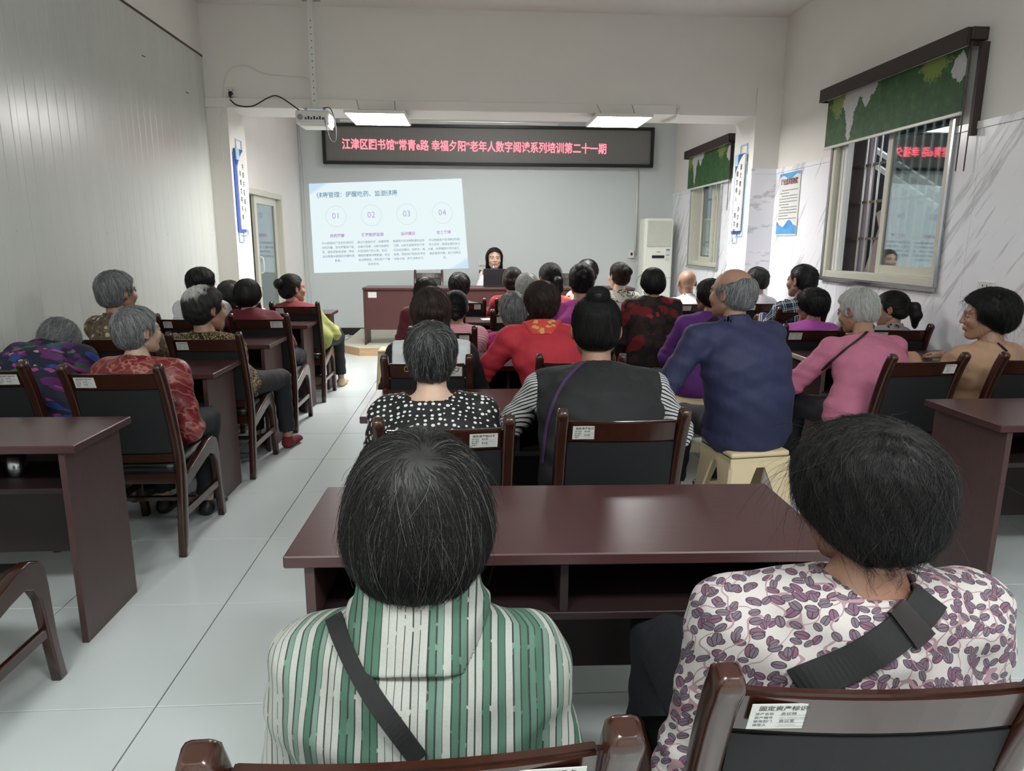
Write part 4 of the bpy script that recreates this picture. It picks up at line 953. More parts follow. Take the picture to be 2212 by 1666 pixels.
def hair_template(style, count, rad, length, seed=1, messy=1.):
    k = (style, count)
    if k in _hair: return _hair[k]
    f = hair_fn(style); V, F = snet(f, (-.13, -.2, -.26), (.13, .13, .18), .0055 if count > 3000 else .0075)
    me = mesh_np('hair', V, F); rng = np.random.default_rng(seed)
    tri = V[F]; ar = np.linalg.norm(np.cross(tri[:, 2] - tri[:, 0], tri[:, 3] - tri[:, 1]), axis=1); pk = rng.choice(len(F), count, p=ar / ar.sum())
    wts = rng.dirichlet((1, 1, 1, 1), count); p = (tri[pk] * wts[:, :, None]).sum(1)
    steps = 8; h = length / steps * (1 + .5 * rng.random(count)[:, None]); e = .002; path = []
    jit = rng.normal(0, .16 * messy, (count, 3)); lift = rng.gamma(2., .0011 * messy, count)
    g0 = CROWN.get(style); top = A(.008, -.082, .104)
    for s_ in range(steps + 1):
        d0 = f(p); gr = np.stack([f(p + e * np.eye(3)[i]) - d0 for i in range(3)], 1) / e; gr /= np.maximum(np.linalg.norm(gr, axis=1, keepdims=True), 1e-6)
        off = .0012 + lift * (s_ / steps) ** 1.5 - (.003 if s_ == 0 else 0); p = p - gr * (d0 - off)[:, None] * (np.abs(d0) < .02)[:, None]
        path.append(p.copy())
        if g0 is not None:
            dr = g0 - p; far_ = np.linalg.norm(dr, axis=1, keepdims=True); sw = np.cross(gr, np.broadcast_to(A(0, 1, .3), gr.shape)); dr = np.where(far_ < .05, sw, dr)
            if style == 'pony': dr = np.where((p[:, 1:2] < -.118), A(0, -.1, -1.), dr)
            if style == 'bun_low': dr = np.where((p[:, 2:3] < -.03) & (p[:, 1:2] < -.1), A(0, 0, -1.), dr)
        else:
            dr = p - top; dr = dr / np.maximum(np.linalg.norm(dr, axis=1, keepdims=True), 1e-5); nr = np.exp(-((p - top) ** 2).sum(1) / .0018)[:, None]
            tw = np.cross(gr, dr) * .7 * nr; dr = dr * .8 + A(0, -.08, -.75) + tw
        dr = dr - (dr * gr).sum(1, keepdims=True) * gr; dr = dr / np.maximum(np.linalg.norm(dr, axis=1, keepdims=True), 1e-5) + jit
        p = p + dr * h
    path = np.stack(path, 1)
    hc = bpy.data.hair_curves.new('hair_strands'); hc.add_curves([steps + 1] * count)
    hc.position_data.foreach_set('vector', path.astype(np.float32).ravel())
    rr = np.linspace(1, .35, steps + 1)[None, :] * rad * (.7 + .6 * rng.random(count))[:, None]; rr[:, 0] *= .6
    at = hc.attributes.get('radius') or hc.attributes.new('radius', 'FLOAT', 'POINT'); at.data.foreach_set('value', rr.astype(np.float32).ravel())
    _hair[k] = (me, hc); return _hair[k]
def hairmat(name, stops, rough=.44):
    n = NT(name); hi = n.new('ShaderNodeHairInfo'); n.set(color=n.ramp(hi.outputs['Random'], stops), rough=rough, spec=.35); c0 = stops[0][1]
    m = NT(name + '_mass'); nz = m.noise(m.mapping(m.coord(), (9, 9, 2)), 9, 3); m.set(color=m.mix(nz, (*[x * .6 for x in c0], 1), (*[(a + b) / 2 for a, b in zip(c0, stops[len(stops) // 2][1])], 1)), rough=.55)
    return n.m, m.m
BK = rgb(8, 8, 9); GR = rgb(120, 122, 124); WH = rgb(196, 198, 198)
HM = {'black': hairmat('black_hair', [(0, BK), (.85, rgb(20, 18, 18)), (1, rgb(52, 50, 48))]),
      'blackgrey': hairmat('greying_black_hair', [(0, rgb(10, 10, 10)), (.78, rgb(24, 23, 22)), (.92, rgb(60, 60, 58)), (1, rgb(112, 112, 110))]),
      'darkgrey': hairmat('dark_grey_hair', [(0, rgb(20, 20, 21)), (.55, rgb(42, 42, 43)), (.85, rgb(92, 93, 94)), (1, rgb(150, 151, 152))]),
      'grey': hairmat('grey_hair', [(0, rgb(62, 63, 66)), (.4, rgb(104, 106, 108)), (.8, rgb(150, 151, 153)), (1, rgb(190, 191, 192))]),
      'white': hairmat('white_hair', [(0, rgb(150, 152, 150)), (.5, rgb(186, 187, 184)), (1, rgb(225, 225, 222))]),
      'brown': hairmat('dark_brown_hair', [(0, rgb(16, 11, 10)), (.6, rgb(38, 26, 22)), (1, rgb(92, 68, 56))])}
def _whitecrown():
    out = []
    for base in ('white_crown_hair', 'white_crown_hair_mass'):
        n = NT(base); v = n.coord(); ds = n.new('ShaderNodeVectorMath', operation='DISTANCE', ins={0: v, 1: (-.012, -.07, .1)}).outputs['Value']
        ds = n.math('ADD', ds, n.math('MULTIPLY', n.math('SUBTRACT', n.noise(n.mapping(v, (1, 1, .3)), 60, 2), .5), .07))
        if not base.endswith('mass'): rnd = n.new('ShaderNodeHairInfo').outputs['Random']
        else: rnd = n.noise(v, 90, 2)
        n.set(color=n.mix(n.ramp(ds, [(0, (0, 0, 0)), (.062, (0, 0, 0)), (.085, (1, 1, 1))]), n.mix(rnd, (*rgb(170, 168, 164), 1), (*rgb(222, 220, 216), 1)), n.mix(rnd, (*rgb(14, 13, 13), 1), (*rgb(60, 58, 58), 1))), rough=.4); out.append(n.m)
    return tuple(out)
HM['whitecrown'] = _whitecrown()
def skinmat(name, c):
    n = NT(name); at = n.new('ShaderNodeAttribute', attribute_name='Col'); m_ = n.new('ShaderNodeMix', data_type='RGBA', blend_type='MULTIPLY'); m_.inputs[0].default_value = 1
    nz = n.noise(n.coord(), 40, 4); n.t.links.new(n.mix(nz, (*[x * .86 for x in c], 1), (*[min(1, x * 1.1) for x in c], 1)), m_.inputs[6]); n.t.links.new(at.outputs['Color'], m_.inputs[7])
    n.set(color=m_.outputs[2], rough=.48); n.b.inputs['Subsurface Weight'].default_value = .08; n.b.inputs['Subsurface Radius'].default_value = (.01, .004, .002); n.bump(nz, .12, .002); return n.m
SK = {'tan': skinmat('tan_skin', rgb(172, 132, 110)), 'fair': skinmat('fair_skin', rgb(222, 186, 164)), 'pale': skinmat('pale_skin', rgb(196, 166, 144)), 'brown': skinmat('weathered_skin', rgb(150, 110, 90))}
# ---------------- cloth materials
def cloth(name, build, rough=.8, sheen=.0, bump=.35):
    n = NT(name); uv = n.coord('UV'); ob = n.coord('Object'); c = build(n, uv, ob)
    n.set(color=c, rough=rough, sheen=sheen); w_ = n.noise(n.mapping(ob, (1, 1, .55)), 13, 3, .5); w2 = n.noise(ob, 420, 1)
    n.bump(n.math('ADD', w_, n.math('MULTIPLY', w2, .03)), bump, .02); return n.m
def solid(name, c, **kw): return cloth(name, lambda n, uv, ob: n.mix(n.noise(ob, 30, 3), (*[x * .88 for x in c], 1), (*[min(1, x * 1.1) for x in c], 1)), **kw)
def vor(n, vec, scale, rnd=1., feat='F1', out='Distance'): return n.new('ShaderNodeTexVoronoi', feature=feat, ins={'Vector': vec, 'Scale': scale, 'Randomness': rnd}).outputs[out]
def th(n, v, t, w=.03): return n.ramp(v, [(0, (0, 0, 0)), (max(0, t - w), (0, 0, 0)), (min(1, t + w), (1, 1, 1))])
def c4(*c): return (*rgb(*c), 1)
def b_stripes(n, uv, ob):
    sp = n.new('ShaderNodeSeparateXYZ', ins={'Vector': uv}); w_ = n.math('MULTIPLY', n.math('SUBTRACT', n.noise(n.mapping(uv, (14, 5, 1)), 1, 2), .5), .007)
    u = n.math('MULTIPLY', n.math('ADD', sp.outputs[0], w_), 100.); fl = n.math('FLOOR', u); fr = n.math('FRACT', u)
    r = n.new('ShaderNodeTexWhiteNoise', noise_dimensions='1D'); n.t.links.new(fl, r.inputs['W']); rv = r.outputs['Value']
    c = n.ramp(rv, [(0, rgb(168, 170, 163)), (.34, rgb(58, 98, 78)), (.55, rgb(160, 163, 156)), (.74, rgb(104, 130, 116)), (.88, rgb(78, 112, 94))], 'CONSTANT')
    lw = n.math('MULTIPLY_ADD', rv, .2, .08); dk = n.math('LESS_THAN', fr, lw); dash = n.math('GREATER_THAN', n.noise(n.mapping(uv, (60, 42, 1)), 1, 1), .36)
    c = n.mix(n.math('MULTIPLY', dk, dash), c, c4(28, 38, 36)); return n.mix(n.math('MULTIPLY', n.noise(uv, 300, 1), .25), c, c4(90, 100, 95))
def b_leaves(n, uv, ob):
    base = c4(182, 177, 174); col_ = base
    for (sc_, off, cc) in ((38., 0., (112, 78, 98)), (46., 5.3, (104, 92, 104))):
        vec = n.mapping(uv, (sc_, sc_, 1), (off, off * .7, 0)); vt = n.new('ShaderNodeTexVoronoi', feature='F1', voronoi_dimensions='2D', ins={'Vector': vec, 'Scale': 1., 'Randomness': .85})
        df = n.new('ShaderNodeVectorMath', operation='SUBTRACT', ins={0: vec, 1: vt.outputs['Position']}).outputs[0]
        sc3 = n.new('ShaderNodeSeparateColor', ins={0: vt.outputs['Color']}); ang = n.math('MULTIPLY', sc3.outputs[0], 3.14)
        vr = n.new('ShaderNodeVectorRotate', rotation_type='Z_AXIS'); n.t.links.new(df, vr.inputs['Vector']); n.t.links.new(ang, vr.inputs['Angle'])
        s = n.new('ShaderNodeSeparateXYZ', ins={'Vector': vr.outputs[0]}); rad = n.math('MULTIPLY_ADD', sc3.outputs[1], .1, .2)
        ex = n.math('DIVIDE', s.outputs[0], rad); ey = n.math('DIVIDE', s.outputs[1], n.math('MULTIPLY', rad, 1.6)); e = n.math('SQRT', n.math('ADD', n.math('POWER', n.math('ABSOLUTE', ex), 2.), n.math('POWER', n.math('ABSOLUTE', ey), 2.)))
        vein = n.math('LESS_THAN', n.math('ABSOLUTE', ex), .1)
        inside = n.math('LESS_THAN', e, 1.); edge = n.math('GREATER_THAN', e, .82); lf = n.mix(n.math('MAXIMUM', edge, vein), c4(*cc), c4(62, 48, 58))
        st = n.math('LESS_THAN', n.math('ABSOLUTE', n.math('SUBTRACT', n.noise(n.mapping(uv, (16, 16, 1), (off, 0, 0)), 1, 1), .5)), .01)
        col_ = n.mix(st, col_, c4(150, 122, 128)); col_ = n.mix(inside, col_, lf)
    return col_
def b_polka(n, uv, ob):
    vt = n.new('ShaderNodeTexVoronoi', feature='F1', voronoi_dimensions='2D', ins={'Vector': n.mapping(uv, (44, 44, 1)), 'Scale': 1., 'Randomness': .55})
    s = n.new('ShaderNodeSeparateColor', ins={0: vt.outputs['Color']}); return n.mix(n.math('LESS_THAN', vt.outputs['Distance'], n.math('MULTIPLY_ADD', s.outputs[0], .14, .14)), c4(16, 16, 18), c4(222, 222, 220))
def b_leopard(n, uv, ob):
    a = vor(n, n.mapping(uv, (75, 75, 1)), 1., .9, 'DISTANCE_TO_EDGE'); b = n.noise(uv, 110, 2); s = n.math('ADD', a, n.math('MULTIPLY', n.math('SUBTRACT', b, .5), .5))
    return n.ramp(s, [(0, rgb(24, 20, 18)), (.12, rgb(28, 22, 18)), (.17, rgb(160, 128, 72)), (.3, rgb(196, 172, 116)), (.42, rgb(60, 44, 30))])
def blobs(base, spots, sc_=9., distort=.25):
    def f(n, uv, ob):
        c = base if isinstance(base, bpy.types.NodeSocket) else (*base, 1)
        c = n.mix(n.noise(uv, 25, 3), (*[x * .8 for x in base], 1), (*[min(1, x * 1.2) for x in base], 1))
        for i, (cc, t, s) in enumerate(spots):
            v = n.mapping(uv, (s, s, 1), (i * 3.7, i * 1.9, 0)); dd = n.math('ADD', vor(n, v, 1., 1.), n.math('MULTIPLY', n.math('SUBTRACT', n.noise(v, 3, 3), .5), distort * 2))
            c = n.mix(n.ramp(dd, [(0, (1, 1, 1)), (t, (1, 1, 1)), (t + .05, (0, 0, 0))]), c, (*cc, 1))
        return c
    return f
def b_brocade(n, uv, ob):
    a = th(n, n.noise(uv, 24, 3, .6), .56, .012); b = n.math('LESS_THAN', n.math('ABSOLUTE', n.math('SUBTRACT', n.noise(uv, 13, 2), .5)), .02)
    c = n.mix(a, c4(112, 28, 36), c4(140, 66, 62)); return n.mix(b, c, c4(158, 100, 84))
def b_ink(n, uv, ob):
    a = n.math('LESS_THAN', n.math('ABSOLUTE', n.math('SUBTRACT', n.noise(uv, 8, 3, .6), .5)), .016); b = th(n, n.noise(n.mapping(uv, (1, 1, 1), (3, 1, 0)), 10, 5, .7), .63, .02)
    c = n.mix(a, c4(206, 204, 188), c4(44, 46, 48)); return n.mix(b, c, c4(110, 112, 108))
def b_plaid(n, uv, ob):
    s = n.new('ShaderNodeSeparateXYZ', ins={'Vector': uv}); c = None; m = None
    for o in (0, 1):
        f = n.math('FRACT', n.math('MULTIPLY', s.outputs[o], 14.)); l = n.math('LESS_THAN', n.math('ABSOLUTE', n.math('SUBTRACT', f, .5)), .045); l2 = n.math('LESS_THAN', n.math('ABSOLUTE', n.math('SUBTRACT', f, .72)), .03); w_ = n.math('LESS_THAN', f, .25)
        c = n.mix(n.math('MULTIPLY', w_, .5), c if c is not None else c4(18, 22, 36), c4(40, 58, 92)); l = n.math('MAXIMUM', l, l2); m = l if m is None else n.math('MAXIMUM', m, l)
    return n.mix(n.math('MULTIPLY', m, .85), c, c4(190, 198, 205))
def b_bands(c1, c2, freq, o=1, duty=.5):
    def f(n, uv, ob):
        s = n.new('ShaderNodeSeparateXYZ', ins={'Vector': uv}); w_ = n.math('MULTIPLY', n.noise(uv, 12, 2), .01)
        return n.mix(n.math('LESS_THAN', n.math('FRACT', n.math('MULTIPLY', n.math('ADD', s.outputs[o], w_), freq)), duty), (*c1, 1), (*c2, 1))
    return f
CL = dict(stripes=cloth('green_white_striped_cotton', b_stripes), leaves=cloth('leaf_print_cotton', b_leaves), polka=cloth('polka_dot_jersey', b_polka, .7),
    leopard=cloth('leopard_print', b_leopard), brocade=cloth('red_brocade', b_brocade, .42), ink=cloth('white_ink_flower_cotton', b_ink), plaid=cloth('navy_plaid', b_plaid),
    navyfloral=cloth('navy_floral_cotton', blobs(rgb(20, 22, 48), [(rgb(84, 28, 92), .32, 11), (rgb(44, 88, 66), .3, 13), (rgb(150, 60, 120), .22, 19), (rgb(176, 150, 140), .13, 17), (rgb(30, 60, 130), .25, 12)])),
    brownspot=cloth('brown_spotted_cotton', blobs(rgb(98, 82, 66), [(rgb(128, 112, 90), .3, 30), (rgb(190, 182, 158), .2, 16), (rgb(62, 56, 50), .22, 22)], .1)),
    redfloral=cloth('dark_red_floral', blobs(rgb(28, 20, 18), [(rgb(52, 34, 28), .45, 14), (rgb(112, 24, 30), .36, 7.5), (rgb(150, 40, 46), .2, 10)], .5)),
    pinkstripe=cloth('pink_striped', b_bands(rgb(226, 132, 150), rgb(232, 196, 200), 55.)), bwstripe=cloth('black_white_striped', b_bands(rgb(22, 22, 24), rgb(196, 196, 196), 75., 1, .62)),
    navy=solid('navy_gabardine', rgb(40, 44, 78), rough=.7, bump=.5), blackvest=solid('black_vest_cloth', rgb(28, 29, 31), bump=.6), black=solid('black_cloth', rgb(20, 20, 23), bump=.5), darktrouser=solid('dark_trousers', rgb(24, 25, 32)),
    red=solid('coral_red_wool', rgb(184, 46, 60), bump=.5), maroon=solid('maroon_knit', rgb(104, 24, 40)), magenta=solid('magenta_cloth', rgb(180, 34, 112), bump=.5), orchid=solid('orchid_cloth', rgb(168, 66, 142)), lilac=solid('lilac_cloth', rgb(176, 78, 168)),
    purple=solid('purple_cloth', rgb(88, 34, 112), bump=.5), pink=solid('pink_knit', rgb(190, 112, 140), bump=.55), tan=solid('tan_cotton', rgb(178, 142, 114), bump=.5), greyc=solid('grey_cloth', rgb(150, 146, 150)), white=solid('white_cotton', rgb(216, 216, 220)),
    redvest=solid('dark_red_vest', rgb(116, 26, 36)), green=solid('pale_green_knit', rgb(160, 166, 98)), volunteer=solid('red_vest', rgb(196, 52, 52)), redscarf=cloth('red_gold_scarf', blobs(rgb(206, 66, 62), [(rgb(206, 160, 96), .3, 26)])),
    shoered=solid('red_shoe_cloth', rgb(104, 28, 36)), shoeblack=plain('black_shoe', rgb(22, 22, 24), .45), sock=solid('beige_sock', rgb(196, 176, 150)), strap=solid('black_webbing', rgb(18, 18, 20)))
# ---------------- one person
CAMB = np.array([list(v) for v in _cam()])      # columns right, up, -forward
def at(px, py, Y):
    """the world point at depth Y seen at a pixel"""
    d = CAMB @ A((px - 1106) / 1500, -(py - 833) / 1500, -1); return A(0, 0, 1.38) + d * (Y / d[1])
STW = dict(short=.178, fluffy=.2, crew=.162, fringe=.168, bob=.2, bun_high=.168, bun_back=.168, bun_low=.168, pony=.168, long=.178, halfup=.182, bald=.15)
def noisefold(P, a, s=0):
    return a * (np.sin(P[:, 2] * 38 + 3 * np.sin(P[:, 0] * 11 + s) + s) * np.sin(P[:, 0] * 17 + 4 * np.sin(P[:, 2] * 9 + s)) + .5 * np.sin(P[:, 2] * 71 + P[:, 0] * 40 + 2 * s))
def joinm(parts):
    Vs = []; Fs = []; Cs = []; n = 0
    for V, F, C_ in parts: Vs.append(V); Fs.append(F + n); Cs.append(C_ if C_ is not None else np.tile(A(.9, .9, .9, 1), (len(V), 1))); n += len(V)
    return np.concatenate(Vs), np.concatenate(Fs), np.concatenate(Cs)
PEOPLE = {}
def person(key, label, hp, wpx, style, hair, top, hip=None, byaw=0, hyaw=None, pitch=0, roll=0, sw=.40, g=1., skin='tan', arms='desk', vest=None, collar='round', legs=True, trousers='darktrouser', shoes='shoeblack', res=.016, dens=1, fw=0., seat=.43, drop=0., sleeve=1., group=None, hump=.03, kneed=0, rise=0., lyaw=None, tuck=0., reach=.39, slope=.055, cm=None):
    Hc = at(*hp); dist = (CAMB.T @ (Hc - A(0, 0, 1.38)))[2] * -1; s = min(1.22, max(.86, wpx * dist / 1500 / STW[style])); hyaw = byaw if hyaw is None else hyaw
    Rb = rotz(R(byaw)); S = Rb @ A(1, 0, 0); Fv = Rb @ A(0, 1, 0); Z = A(0, 0, 1.); Rh = rotz(R(hyaw)) @ rotx(R(-pitch)) @ roty(R(roll)) @ np.diag([1, 1, .935])
    N = Hc - Fv * (.045 + fw) * s - Z * (.150 + drop) * s
    if hip is None: hip = (N[0] - Fv[0] * .06, N[1] - Fv[1] * .06)
    H = A(hip[0], hip[1], seat + .095)
    rng = random.Random(key); ph = rng.random() * 6
    up = N - H; L = np.linalg.norm(up); U = up / L; back = -Fv
    Sp = lambda t: H + up * t + back * hump * math.sin(math.pi * min(1, t)) * 1.2
    P0, P1, P2, P3 = Sp(0), Sp(.35), Sp(.68), Sp(.9); hw = sw / 2
    J = [N - U * slope + S * sd * (hw - .052) + Fv * .012 for sd in (-1, 1)]
    E = []; W_ = []; HD = []
    for i, sd in enumerate((-1, 1)):
        am = arms if isinstance(arms, str) else arms[i]
        if am == 'desk': e = J[i] + Fv * .15 - Z * .2 + S * sd * .07; w_ = e + Fv * .19 - S * sd * .10 + Z * max(-.04, .775 - e[2]) * .9; hd = Fv
        elif am == 'lap': e = J[i] - Fv * .01 - Z * .25 + S * sd * .055; w_ = e + Fv * .2 - S * sd * .09 - Z * .03; hd = Fv - S * sd * .4
        elif am == 'down': e = J[i] + Fv * .06 - Z * .24 + S * sd * .05; w_ = e + Fv * .17 - Z * .13 - S * sd * .03; hd = Fv - Z * .4
        elif am == 'fold': e = J[i] + Fv * .14 - Z * .21 + S * sd * .05; w_ = e + Fv * .12 - S * sd * .18 + Z * .02; hd = -S * sd + Fv * .3
        elif am == 'spread': e = J[i] + Fv * .1 - Z * .2 + S * sd * .15; w_ = e + Fv * .2 - S * sd * .06 + Z * .02; hd = Fv
        elif am == 'brace': e = J[i] + Fv * .06 - Z * .25 + S * sd * .13; w_ = e + Fv * .05 - Z * .2 + S * sd * .09; hd = Fv * .6 - Z * .6
        elif am == 'chin': e = J[i] + Fv * .2 - Z * .18 + S * sd * .06; w_ = Hc + Fv * .04 + S * sd * .04 - Z * .17; hd = Z * 1. - S * sd * .2
        else: e, w_ = am[0], am[1]; e = A(*e); w_ = A(*w_); hd = w_ - e
        E.append(e); W_.append(w_); HD.append(hd / np.linalg.norm(hd))
    def torso(P, q=0.):
        d = d_ecap(P, P0, P1, (.168 * g + q, .125 * g + q), (.152 * g + q, .118 * g + q), S, Fv)
        d = smin(d, d_ecap(P, P1, P2, (.152 * g + q, .118 * g + q), (hw * .80 + q, .112 * g + q), S, Fv), .03)
        d = smin(d, d_ecap(P, P2, P3, (hw * .80 + q, .112 * g + q), (hw * .56 + q, .07 + q), S, Fv), .04)
        for i in (0, 1): d = smin(d, d_cone(P, N - U * .028, J[i] + U * .008, .046 + q, .05 + q), .04)
        return d
    def armd(P, i, q, lo=1.):
        d = d_cone(P, J[i], E[i], .05 + q, .041 + q)
        if lo > 0: d = smin(d, d_cone(P, E[i], E[i] + (W_[i] - E[i]) * lo, .041 + q, (.03 if lo == 1 else .034) + q), .02)
        return d
    neckdir = (Hc - N) / np.linalg.norm(Hc - N); nd2 = neckdir + Fv * .15; nd2 /= np.linalg.norm(nd2)
    def garment(P, inflate=.012, sleeves=True, fold=.0035, lo=1.):
        t = torso(P, inflate); ar = None
        if sleeves:
            ar = np.minimum(armd(P, 0, inflate + .002, lo), armd(P, 1, inflate + .002, lo))
            el = sum(np.exp(-((P - E[i]) ** 2).sum(1) / .01) for i in (0, 1)) + .5 * sum(np.exp(-((P - J[i]) ** 2).sum(1) / .012) for i in (0, 1))
            ar = ar + el * .0035 * np.sin(((P - J[0]) @ (Z + S * .3)) * 130 + ph)
        ch = {'stand': (.034, .071), 'shirt': (.05, .076), 'tall': (.07, .078), 'round': (.0, .066), 'high': (.05, .07), 'wide': (-.02, .07)}[collar]
        if collar in ('stand', 'shirt', 'high', 'tall'): t = smin(t, d_cone(P, N - U * .02, N + neckdir * ch[0], ch[1] + inflate * .3, ch[1] - .006), .012)
        d = smin(t, ar, .03) if sleeves else t
        d = d + noisefold(P @ np.stack([S, Fv, Z], 1), fold, ph)
        hole = .058 if collar != 'wide' else .085
        q_ = P - N; al = q_ @ nd2; rr_ = np.linalg.norm(q_ - al[:, None] * nd2, axis=1) - hole - .05 * np.clip(al, 0, .3); d = smax(d, -np.maximum(rr_, (.006 if collar != 'wide' else -.012) - al), .005)
        if collar in ('stand', 'shirt', 'high', 'tall'): d = smax(d, (P - (N + neckdir * ch[0])) @ neckdir, .004)
        if not sleeves:
            for i, sd in enumerate((-1, 1)): d = smax(d, (P - (J[i] + S * sd * .028)) @ (S * sd), .01)
        cut = H[2] - .115 - rise; d = smax(d, cut - P[:, 2], .01)
        if sleeves and lo < 1: pass
        return d
    root = empty('person', (H[0], H[1], 0), 0, label, 'person', group); O = A(H[0], H[1], 0); hi = res <= .012
    def put(nm, V, F, m, uv=None, C_=None, parent=root):
        return obj(nm, mesh_np(nm, V - O, F, uv=uv, colr=C_), m, parent)
    # body : one mesh
    def bodyf(P):
        d = torso(P, -.006)
        for i in (0, 1): d = smin(d, armd(P, i, -.003), .02)
        d = smin(d, d_cone(P, N - U * .03, Hc - Rh @ A(0, .02, .05) * s, .054 * s, .048 * s), .03)
        return d
    allp = np.array([P0, P1, P2, P3, N, Hc - Z * .05, *J, *E, *W_]); lo_ = allp.min(0) - .2; hi_ = allp.max(0) + .1
    parts = []; V, F = snet(bodyf, lo_ - [0, 0, 0], hi_ + [.1, .1, 0], .018 if sleeve == 1 else .012); parts.append((V, F, None))
    cols = HC.copy(); parts.append(((HV * s) @ Rh.T + Hc, HF, cols))
    for i, sd in enumerate((-1, 1)):
        yv = HD[i]; zv = np.cross(S * 1., yv); zv /= np.linalg.norm(zv); xv = np.cross(yv, zv); B_ = np.stack([xv * (-sd), yv, zv], 1)
        Fh = NF if sd < 0 else NF[:, ::-1]
        parts.append(((NV * .95) @ B_.T + W_[i], Fh, None))
    # legs
    legP = []
    if legs:
        lf = rotz(R(byaw if lyaw is None else lyaw)) @ A(0, 1, 0)
        for sd in (-1, 1):
            h0 = H + S * sd * .085 - Z * .01; k0 = h0 + lf * reach + S * sd * (.02 + kneed) + Z * (.0); k0[2] = seat + .05; a0 = k0 + lf * (.03 - tuck) - Z * (k0[2] - .09) + S * sd * .01; legP.append((h0, k0, a0))
        def legb(P):
            d = None
            for h0, k0, a0 in legP:
                q = smin(d_cone(P, h0, k0, .07, .048), d_cone(P, k0, a0, .046, .03), .03); d = q if d is None else np.minimum(d, q)
            return d
        Lp = np.array([p for q in legP for p in q]); V, F = snet(legb, Lp.min(0) - .11, Lp.max(0) + .11, .018); parts.append((V, F, None))
    V, F, C_ = joinm(parts); put('body', V, F, SK[skin], C_=C_)
    # top
    def uvmap(V, ar=True):
        q = V - N; x = q @ S; y = q @ Fv; z = V @ Z; uv = np.stack([x + .5 * np.maximum(y, 0) * np.sign(x), z + y * .7], 1)
        if ar:
            dt = torso(V, .012)
            for i in (0, 1):
                da = armd(V, i, .014); m = (da < dt - .004) & (((V - E[i]) @ (W_[i] - E[i])) > 0); ax = (E[i] - J[i]); ax2 = W_[i] - E[i]; up_ = ((V - E[i]) @ (ax / np.linalg.norm(ax))) < 0
                for a0, ax_, mm in ((J[i], ax, m & up_), (E[i], ax2, m & ~up_)):
                    an = ax_ / np.linalg.norm(ax_); r_ = V - a0; al = r_ @ an; b1 = S - (S @ an) * an; b1 /= np.linalg.norm(b1); b2 = np.cross(an, b1); th_ = np.arctan2(r_ @ b1, -(r_ @ b2))
                    uv[mm] = np.stack([.7 + i + th_ * .055, a0[2] - al * 1.], 1)[mm]
        return uv
    glo = np.array([P0, P1, P2, P3, N, *J]).min(0) - .22; ghi = np.array([P0, P1, P2, P3, N, *J]).max(0) + .2; glo = np.minimum(glo, np.array(E + W_).min(0) - .08); ghi = np.maximum(ghi, np.array(E + W_).max(0) + .08); glo[2] = H[2] - .14 - rise; ghi[2] = max(N[2] + .08, max(w_[2] for w_ in W_) + .06)
    def gtop(P): 
        d = garment(P, .012, True, .0035 if hi else .002, sleeve)
        for i in (0, 1):
            lim = W_[i] if sleeve >= 1 else E[i] + (W_[i] - E[i]) * sleeve; ax_ = (W_[i] - E[i]) / np.linalg.norm(W_[i] - E[i])
            near = d_cone(P, E[i], W_[i] + ax_ * .1, .09, .09) < 0
            d = np.where(near, np.maximum(d, ((P - lim) @ ax_) - .004), d)
        return d
    V, F = snet(gtop, glo, ghi, res); put('shirt' if vest else 'top', V, F, CL[top], uvmap(V))
    gf = gtop
    if vest:
        vf = lambda P: garment(P, .022, False, .004); V, F = snet(vf, glo, ghi, res); put('vest', V, F, CL[vest], uvmap(V, False)); gf = lambda P: np.minimum(gtop(P), vf(P))
    if cm:
        def cf(P):
            q_ = P - N; al = q_ @ nd2; return smax(smax(np.abs(gtop(P) - .004) - .0065, -.05 - al, .004), np.linalg.norm(q_ - al[:, None] * nd2, axis=1) - .1, .004)
        V, F = snet(cf, N - .14, N + .13, .004); put('collar', V, F, CL[cm], uvmap(V, False))
    if legs:
        def tr(P):
            d = d_ell(P, H - Z * .0 + Fv * .02, (.165 * g, .14, .092), None)
            for h0, k0, a0 in legP: d = smin(d, smin(d_cone(P, h0, k0, .088, .066), d_cone(P, k0, a0, .062, .05), .025), .03)
            return smax(d + noisefold(P, .003, ph), .115 - P[:, 2], .004)
        V, F = snet(tr, np.minimum(Lp.min(0), H) - .2, np.maximum(Lp.max(0), H) + .2, .02); put('trousers', V, F, CL[trousers])
        for sd, (h0, k0, a0) in zip((-1, 1), legP):
            b0 = A(a0[0], a0[1], 0); fs = lambda P: smax(smin(d_ecap(P, b0 + Fv * -.015 + Z * .035, b0 + Fv * .13 + Z * .03, (.036, .036), (.038, .024), S, Z), d_cone(P, b0 + Z * .04, b0 + Z * .06, .036, .034), .02), .002 - P[:, 2], .003)
            V, F = snet(fs, b0 - A(.2, .2, .01), b0 + A(.2, .2, .13), .011); put('shoe', V, F, CL[shoes])
    # hair
    if style != 'bald':
        cnt, rad = {0: (700, .0011), 1: (1500, .0008), 2: (5000, .00048), 3: (13000, .0003)}[dens]
        me, hc = hair_template(style, cnt, rad, {'crew': .02, 'fringe': .05, 'bob': .1, 'long': .12, 'halfup': .12}.get(style, .075), messy=2.2 if style == 'fluffy' else 1.3)
        Mx = Matrix.Translation(Vector(Hc - O)) @ Matrix([list(r) for r in (Rh * s)]).to_4x4()
        h1, h2 = HM[hair]
        ho = bpy.data.objects.new('hair', me); link(ho, root); ho.matrix_local = Mx
        if not len(me.materials): me.materials.append(h2)
        ho.material_slots[0].link = 'OBJECT'; ho.material_slots[0].material = h2
        hs = bpy.data.objects.new('hair_strands', hc); link(hs, ho); hs['kind'] = 'stuff'
        if not len(hc.materials): hc.materials.append(h1)
